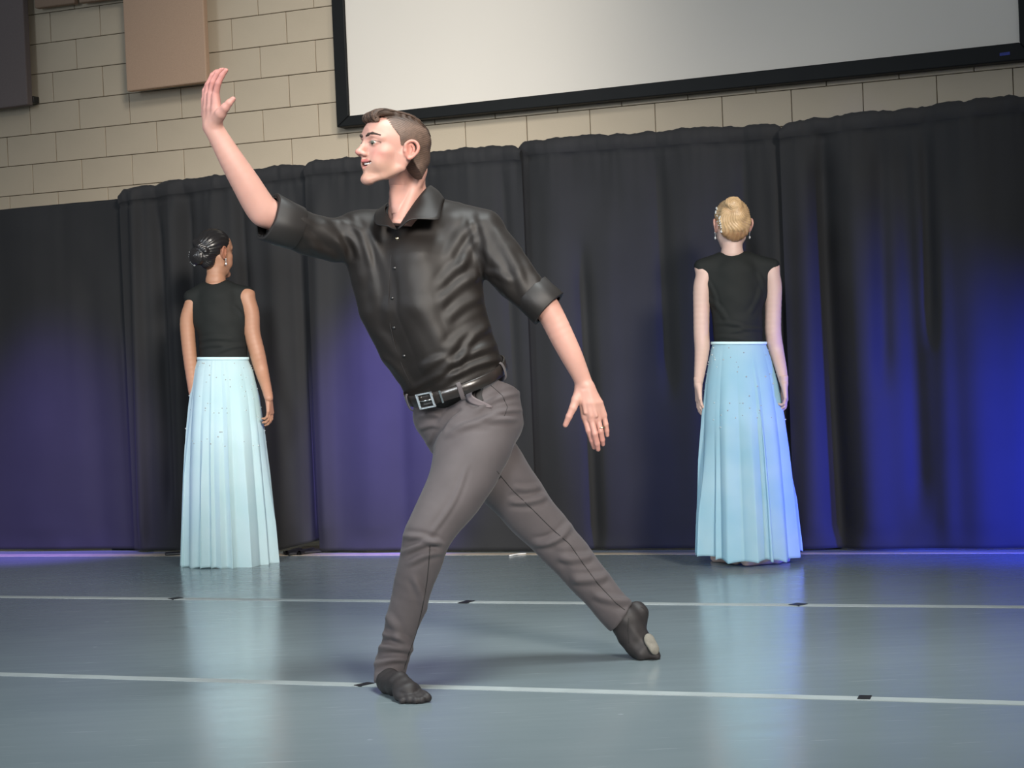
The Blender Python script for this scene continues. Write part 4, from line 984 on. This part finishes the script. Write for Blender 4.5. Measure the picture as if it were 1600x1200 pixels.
def woman(name_label, x_head, y_head, yaw, pitch, roll, sc, D, skin, lipc, neck_px, spine, arms, hands, skirt_args, legs, hairfn, hairmat, seed, topcut, feet):
    gp = ground(legs[0][0], legs[0][1]); root = thing('person', name_label, 'person', (float(gp[0]), float(gp[1]), 0))
    hf_ = Frame(at(x_head, y_head, D), yaw, pitch, roll, sc)
    nk_ = [(hf_.l(at(x, y, d_)), r_*d_/FPX) for x, y, d_, r_ in neck_px]
    F, up, lw_ = head_field(nk_, h=.0026, mouth=False, fem=True)
    v, q = F.mesh(); v = smooth_v(v, q, 1, .35); cols = tint_face(v, skin, up, lw_, lipc, flush=.2)
    bV = [hf_.w(v)]; bQ = [q]; bC = [cols]
    def add(v, q):
        n = sum(len(x) for x in bV); bV.append(v); bQ.append(np.asarray(q)+n); bC.append(np.tile(skin, (len(v), 1)))
    pts = [p for a in arms for p, r in ch(a)]; lo = np.min(pts, 0)-.09; hi = np.max(pts, 0)+.09; lo[2] -= .16
    F = Field(lo, hi, .0042)
    for a in arms: F.chain(spl(ch(a)), .02)
    F.chain([(p, r*.80) for p, r in ch(spine[0])], .03, n=[0, 1, 0], sc=.62)
    sh = spine[1]; F.chain([(p, r*.90) for p, r in ch(sh)], .025)
    v, q = F.mesh(); v = smooth_v(v, q, 1, .4); add(v, q)
    for (wx, wy, d, n, t_, cu) in hands:
        w0 = at(wx, wy, D-(.07 if wx > x_head else 0)); F = Field(w0-[.10, .10, .20], w0+[.10, .10, .03], .0026)
        F.chain([(w0+Z_*.025, .020), (w0, .0185)], .01); hand_generic(F, w0, d, n, t_, L=.165, curl=cu, thumb=.2)
        v, q = F.mesh(); v = smooth_v(v, q, 1, .3); add(v, q)
    # legs down to the feet, seen faintly through the skirt
    F = Field(np.min([ground(x, y) for x, y in legs], 0)-[.22, .25, .0], np.max([ground(x, y) for x, y in legs], 0)+[.22, .25, .95], .007)
    for (x, y) in legs:
        g = ground(x, y); hx = root_hip = at(skirt_args['cx'], skirt_args['rings'][0][0]+45, D)
        side = .058 if x > skirt_args['cx'] else -.058
        hp = hx+RT*side; kn = g*.5+hp*.5+[0, -.01, 0]; kn[2] = .46
        F.chain([(hp-Z_*.08, .066), (kn+Z_*.02, .050), (kn-Z_*.10, .050), (g+Z_*.14, .033), (g+Z_*.07, .033)], .02)
    v, q = F.mesh(); v = smooth_v(v, q, 1); add(v, q)
    mesh('body', np.concatenate(bV), np.concatenate(bQ), mat('skin_'+str(seed), tuple(skin), .5, attr='tint', bump=(500, .15, .0006), sss=.08, noise=(25, .03)), root, cols=np.concatenate(bC))
    # top
    P = [p for p, r in ch(spine[0])]+[p for p, r in ch(sh)]; F = Field(np.min(P, 0)-.17, np.max(P, 0)+.17, .0048)
    F.chain(ch(spine[0]), .03, n=[0, 1, 0], sc=.66)
    for extra in spine[2]: F.chain(ch(extra), .03, n=[0, 1, 0], sc=.75)
    F.chain(ch(sh), .022)
    for p, r in topcut['arm']:                       # arm holes
        F.ell(at(*p), r, .006, 'sub')
    c_ = at(*topcut['neck'][:3]); F.ell(c_, (topcut['neck'][3], .085, topcut['neck'][4]), .004, 'sub')
    wz = at(*topcut['waist']); F.plane(wz, [0, 0, -1], wz-.3, wz+[.3, .3, .05], 0)
    v, q = F.mesh(); v = smooth_v(v, q, 2)
    v = folds(v, q, [(a, b_, c2, d2, w_/FPX*D, h_/1000.) for a, b_, c2, d2, w_, h_ in topcut['folds']], lambda V, N: .0006*swave(V, [((50, 20, 60), 1), ((-30, 20, 90), .8)], seed))
    mesh('sleeveless_top', v, q, M_top, root)
    skirt(root, **{k: v for k, v in skirt_args.items() if k != 'cx'}, D=D, seed=seed)
    # slippers
    for (x, y), dr, s_ in feet:
        g = ground(x, y); d = np.array([math.cos(math.radians(dr)), math.sin(math.radians(dr)), 0]); sd = np.cross(d, Z_)
        F = Field(g-[.26, .26, .012], g+[.26, .26, .13], .0042)
        F.chain([(g+Z_*.030, .029), (g+d*.07+Z_*.028, .027), (g+d*.15+Z_*.024, .026)], .02, n=Z_, sc=.98); F.chain([(g+d*.02+Z_*.07, .030), (g+d*.09+Z_*.045, .028), (g+d*.17+Z_*.022, .020), (g+d*.215+Z_*.014, .013)], .02)
        F.chain([(g+d*.15+sd*.02+Z_*.016, .017), (g+d*.16-sd*.02+Z_*.016, .016), (g+d*.205+Z_*.013, .012)], .02); F.plane((0, 0, .001), (0, 0, -1), F.lo, F.lo+F.n*F.h, 0)
        v, q = F.mesh(); mesh('slipper', smooth_v(v, q, 1), q, M_shoe_p, root)
    hairfn(root, hf_, hairmat)
    for sx in (-1, 1):
        e = hf_.w([sx*.079, .000, -.030]); mesh('earring', *join([sphere_vf(e, .0045, 8, 6), tube_vf([e, e-Z_*.018], .0012, 6), sphere_vf(e-Z_*.024, (.0050, .0050, .0075), 8, 6)]), M_gem, root)
    return root, hf_

# --- blonde woman, right
M_blonde = mat('blonde_hair', (.7, .5, .3), .38, attr='tint', noise=(60, .12), bump=(120, .4, .0012), stretch=(1, .4, 1))
def hair_blonde(root, hf_, material):
    F = Field((-.11, -.17, -.09), (.11, .12, .19), .0024); hair_shell(F)
    for sx in (-1, 1): F.chain([((sx*.036, -.048, .010), .040), ((sx*.030, -.048, -.022), .034)], .02)
    # french twist: a vertical roll left of centre that ends in a coil at the crown
    F.chain([((.000, -.078, -.030), .020), ((.000, -.078, .000), .034), ((-.004, -.078, .040), .040), ((.004, -.080, .080), .034)], .012)
    F.chain([((.034, -.060, -.020), .026), ((.044, -.062, .020), .030), ((.040, -.066, .055), .030)], .015)
    cx, cy, cz = .014, -.082, .104
    ring = [(np.array([cx+.020*math.cos(a), cy+.010*math.sin(a)-.006, cz+.013*math.sin(a)]), .0165) for a in np.linspace(0, 2*np.pi, 12)]
    F.chain(ring, .006); F.ell((cx, cy-.012, cz), (.020, .020, .016), .006)
    v, q = F.mesh(); v = smooth_v(v, q, 1, .4); n = normals(v, q)
    ang = np.arctan2(v[:, 2]-cz, v[:, 0]-cx); rad = np.hypot(v[:, 2]-cz, v[:, 0]-cx)
    ph = np.where(rad < .040, rad*900+ang*2, ang*46+rad*160+4*np.sin(rad*60))
    g = np.sin(ph)+.5*np.sin(ph*2.3+1); v2 = v+n*(.0009*g)[:, None]
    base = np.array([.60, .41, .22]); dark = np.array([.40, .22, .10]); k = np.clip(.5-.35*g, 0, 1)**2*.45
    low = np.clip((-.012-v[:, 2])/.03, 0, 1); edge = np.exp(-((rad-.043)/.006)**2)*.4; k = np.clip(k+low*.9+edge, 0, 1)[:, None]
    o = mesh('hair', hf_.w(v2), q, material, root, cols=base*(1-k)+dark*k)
    hb = BVHTree.FromPolygons(hf_.w(v2).tolist(), q.tolist())
    pts = [surf(hb, x, y, .002, DR) for x, y in ((1121, 326), (1119, 331), (1123, 333), (1121, 338), (1125, 340), (1121, 345), (1126, 347), (1123, 352), (1127, 354), (1124, 359), (1128, 361), (1125, 365))]
    tag(crystals(pts, .0062, 'hair_clip', root, 4), 'silver crystal hair clip', kind='stuff')
DR = 7.80
woman('blonde woman seen from behind in sleeveless black top and long sheer pale blue skirt', 1144, 353, 90+6, 3, 1, (1.0, 1.0, .97), DR, np.array([.58, .40, .335]), (.5, .2, .2),
    [(1144, 358, DR, 15), (1144, 378, DR, 15.5), (1144, 396, DR, 17.5), (1144, 412, DR, 22)],
    ([(1149, 432, DR, 40), (1150, 465, DR, 42), (1152, 500, DR, 39), (1154, 538, DR, 38), (1155, 560, DR, 42)],
     [(1096, 417, DR, 12), (1125, 407, DR, 12), (1148, 405, DR, 13), (1172, 407, DR, 12), (1207, 416, DR, 12)],
     [[(1110, 425, DR, 19), (1126, 460, DR, 20)], [(1192, 425, DR, 19), (1178, 460, DR, 20)]]),
    [[(1102, 430, DR, 14), (1097, 450, DR, 13.5), (1096, 485, DR, 12.5), (1096, 520, DR, 12), (1097, 545, DR, 11.5), (1094, 575, DR, 9), (1091, 600, DR, 6.8)],
     [(1204, 430, DR, 14.5), (1208, 450, DR, 13.5), (1208, 485, DR, 12.5), (1208, 520, DR, 12.5), (1213, 548, DR, 11.5), (1220, 575, DR-.04, 9), (1225, 598, DR-.07, 6.8)]],
    [(1091, 600, (.0, 0, -1), (.7, .4, 0), (-.2, 1, 0), (.25, .3, .35, .4)), (1225, 598, (.08, 0, -1), (-.6, .5, 0), (.2, 1, 0), (.5, .6, .7, .75))],
    dict(cx=1154, rings=[(536, 1112, 1197), (560, 1106, 1206), (600, 1099, 1217), (650, 1094, 1226), (700, 1092, 1233), (780, 1090, 1242), (866, 1088, 1250)], npl=19, material=M_skirt, wbpx=(1112, 1197),
         hemfn=lambda ph, phs: -.022*np.cos(ph-1.57)+.005*np.cos(phs)+.008+.006*np.sin(5*ph+1), under_y=664),
    [(1152, 878), (1186, 880)], hair_blonde, M_blonde, 91,
    dict(arm=[((1081, 458, DR), (.055, .12, .118)), ((1222, 458, DR), (.057, .12, .125))], neck=(1144, 386, DR-.0, .062, .040), waist=(1154, 541, DR),
         folds=[(1110, 470, 1135, 500, 5, 3), (1190, 450, 1172, 490, 5, 3), (1120, 505, 1165, 512, 4, 3), (1140, 520, 1192, 515, 4, 3), (1115, 528, 1160, 530, 4, 2.5), (1187, 430, 1200, 480, 4, 3), (1105, 440, 1120, 480, 4, 3)]),
    [((1151, 883), 112, 1), ((1167, 885), 25, 1)])

# --- black-haired woman, left
M_blackhair = mat('black_hair', (.02, .018, .018), .30, attr='tint', noise=(60, .2), bump=(150, .4, .001), spec=.6)
def hair_black(root, hf_, material):
    F = Field((-.11, -.17, -.09), (.11, .12, .17), .0024); hair_shell(F)
    F.ell((.022, -.092, -.008), (.046, .040, .044), .008)
    ring = [(np.array([.022+.026*math.cos(a), -.105, -.008+.026*math.sin(a)]), .018) for a in np.linspace(0, 2*np.pi, 14)]; F.chain(ring, .005)
    F.chain([((.040, -.080, .060), .022), ((.000, -.100, .040), .018), ((-.030, -.090, .015), .016)], .008)
    v, q = F.mesh(); v = smooth_v(v, q, 1, .4); n = normals(v, q)
    ang = np.arctan2(v[:, 2]+.008, v[:, 0]-.022); rad = np.hypot(v[:, 2]+.008, v[:, 0]-.022)
    ph = np.where(rad < .046, rad*800+ang, ang*40+3*np.sin(rad*50)); g = np.sin(ph)
    col = np.tile([.016, .014, .014], (len(v), 1)); mesh('hair', hf_.w(v+n*(.0008*g)[:, None]), q, material, root, cols=col)
    pts = [hf_.w((.022+.046*math.cos(a), -.110, -.008+.046*math.sin(a))) for a in np.linspace(-1.3, .5, 9)]; pts = pts[:4]+pts[6:]
    tag(crystals(pts, .0036, 'hair_comb', root, 6), 'silver crystal comb around the bun', kind='stuff')
    for dz in (0, .012):
        p = [hf_.w((-.055-.013*t*.7, -.074+.052*t, .052+.020*t+dz)) for t in np.linspace(0, 1, 6)]
        mesh('hair_pin', *tube_vf(p, .0013, 6), M_silver, root)
DL = 8.66
woman('black-haired woman seen from behind in sleeveless black top and long pale blue skirt', 335, 397, 90-36, 2, 0, (.98, .98, 1.0), DL, np.array([.42, .215, .13]), (.35, .12, .1),
    [(337, 408, DL, 13), (337, 425, DL, 14), (337, 438, DL, 16), (338, 452, DL, 20)],
    ([(342, 472, DL, 36), (345, 500, DL, 38), (348, 530, DL, 37), (350, 562, DL, 37), (350, 580, DL, 41)],
     [(297, 462, DL, 9), (318, 453, DL, 11), (338, 450, DL, 12), (358, 452, DL, 11), (388, 458, DL, 10)],
     [[(304, 470, DL, 15), (320, 500, DL, 18)], [(380, 468, DL, 16), (370, 500, DL, 18)]]),
    [[(301, 474, DL, 12), (293, 500, DL, 11.5), (294, 530, DL, 11), (297, 560, DL, 10.5), (300, 590, DL, 9), (302, 615, DL, 7)],
     [(384, 466, DL, 14), (392, 490, DL, 13), (394, 520, DL, 12.5), (402, 552, DL, 12), (409, 580, DL, 10.5), (416, 605, DL-.05, 8), (420, 622, DL-.08, 6.8)]],
    [(302, 615, (.0, 0, -1), (.7, .4, 0), (-.2, 1, 0), (.3, .3, .3, .3)), (420, 622, (.05, 0, -1), (-.8, .4, 0), (.3, 1, 0), (.45, .5, .6, .65))],
    dict(cx=350, rings=[(560, 309, 388), (580, 303, 397), (620, 297, 408), (680, 292, 417), (740, 289, 424), (820, 287, 433), (884, 285.5, 439)], npl=19, material=M_skirt2, wbpx=(309, 388),
         hemfn=lambda ph, phs: .003*np.cos(phs)+.010+.004*np.sin(4*ph)-.004*np.cos(ph-2.6), under_y=690),
    [(342, 880), (372, 881)], hair_black, M_blackhair, 57,
    dict(arm=[((281, 506, DL), (.060, .12, .125)), ((399, 492, DL), (.050, .12, .110))], neck=(337, 432, DL, .056, .045), waist=(349, 565, DL),
         folds=[(305, 545, 350, 540, 4, 3), (340, 550, 385, 540, 4, 3), (310, 532, 360, 530, 4, 2.5), (366, 480, 380, 495, 4, 3)]),
    [((345, 881), 100, 1), ((366, 881), 60, 1)])
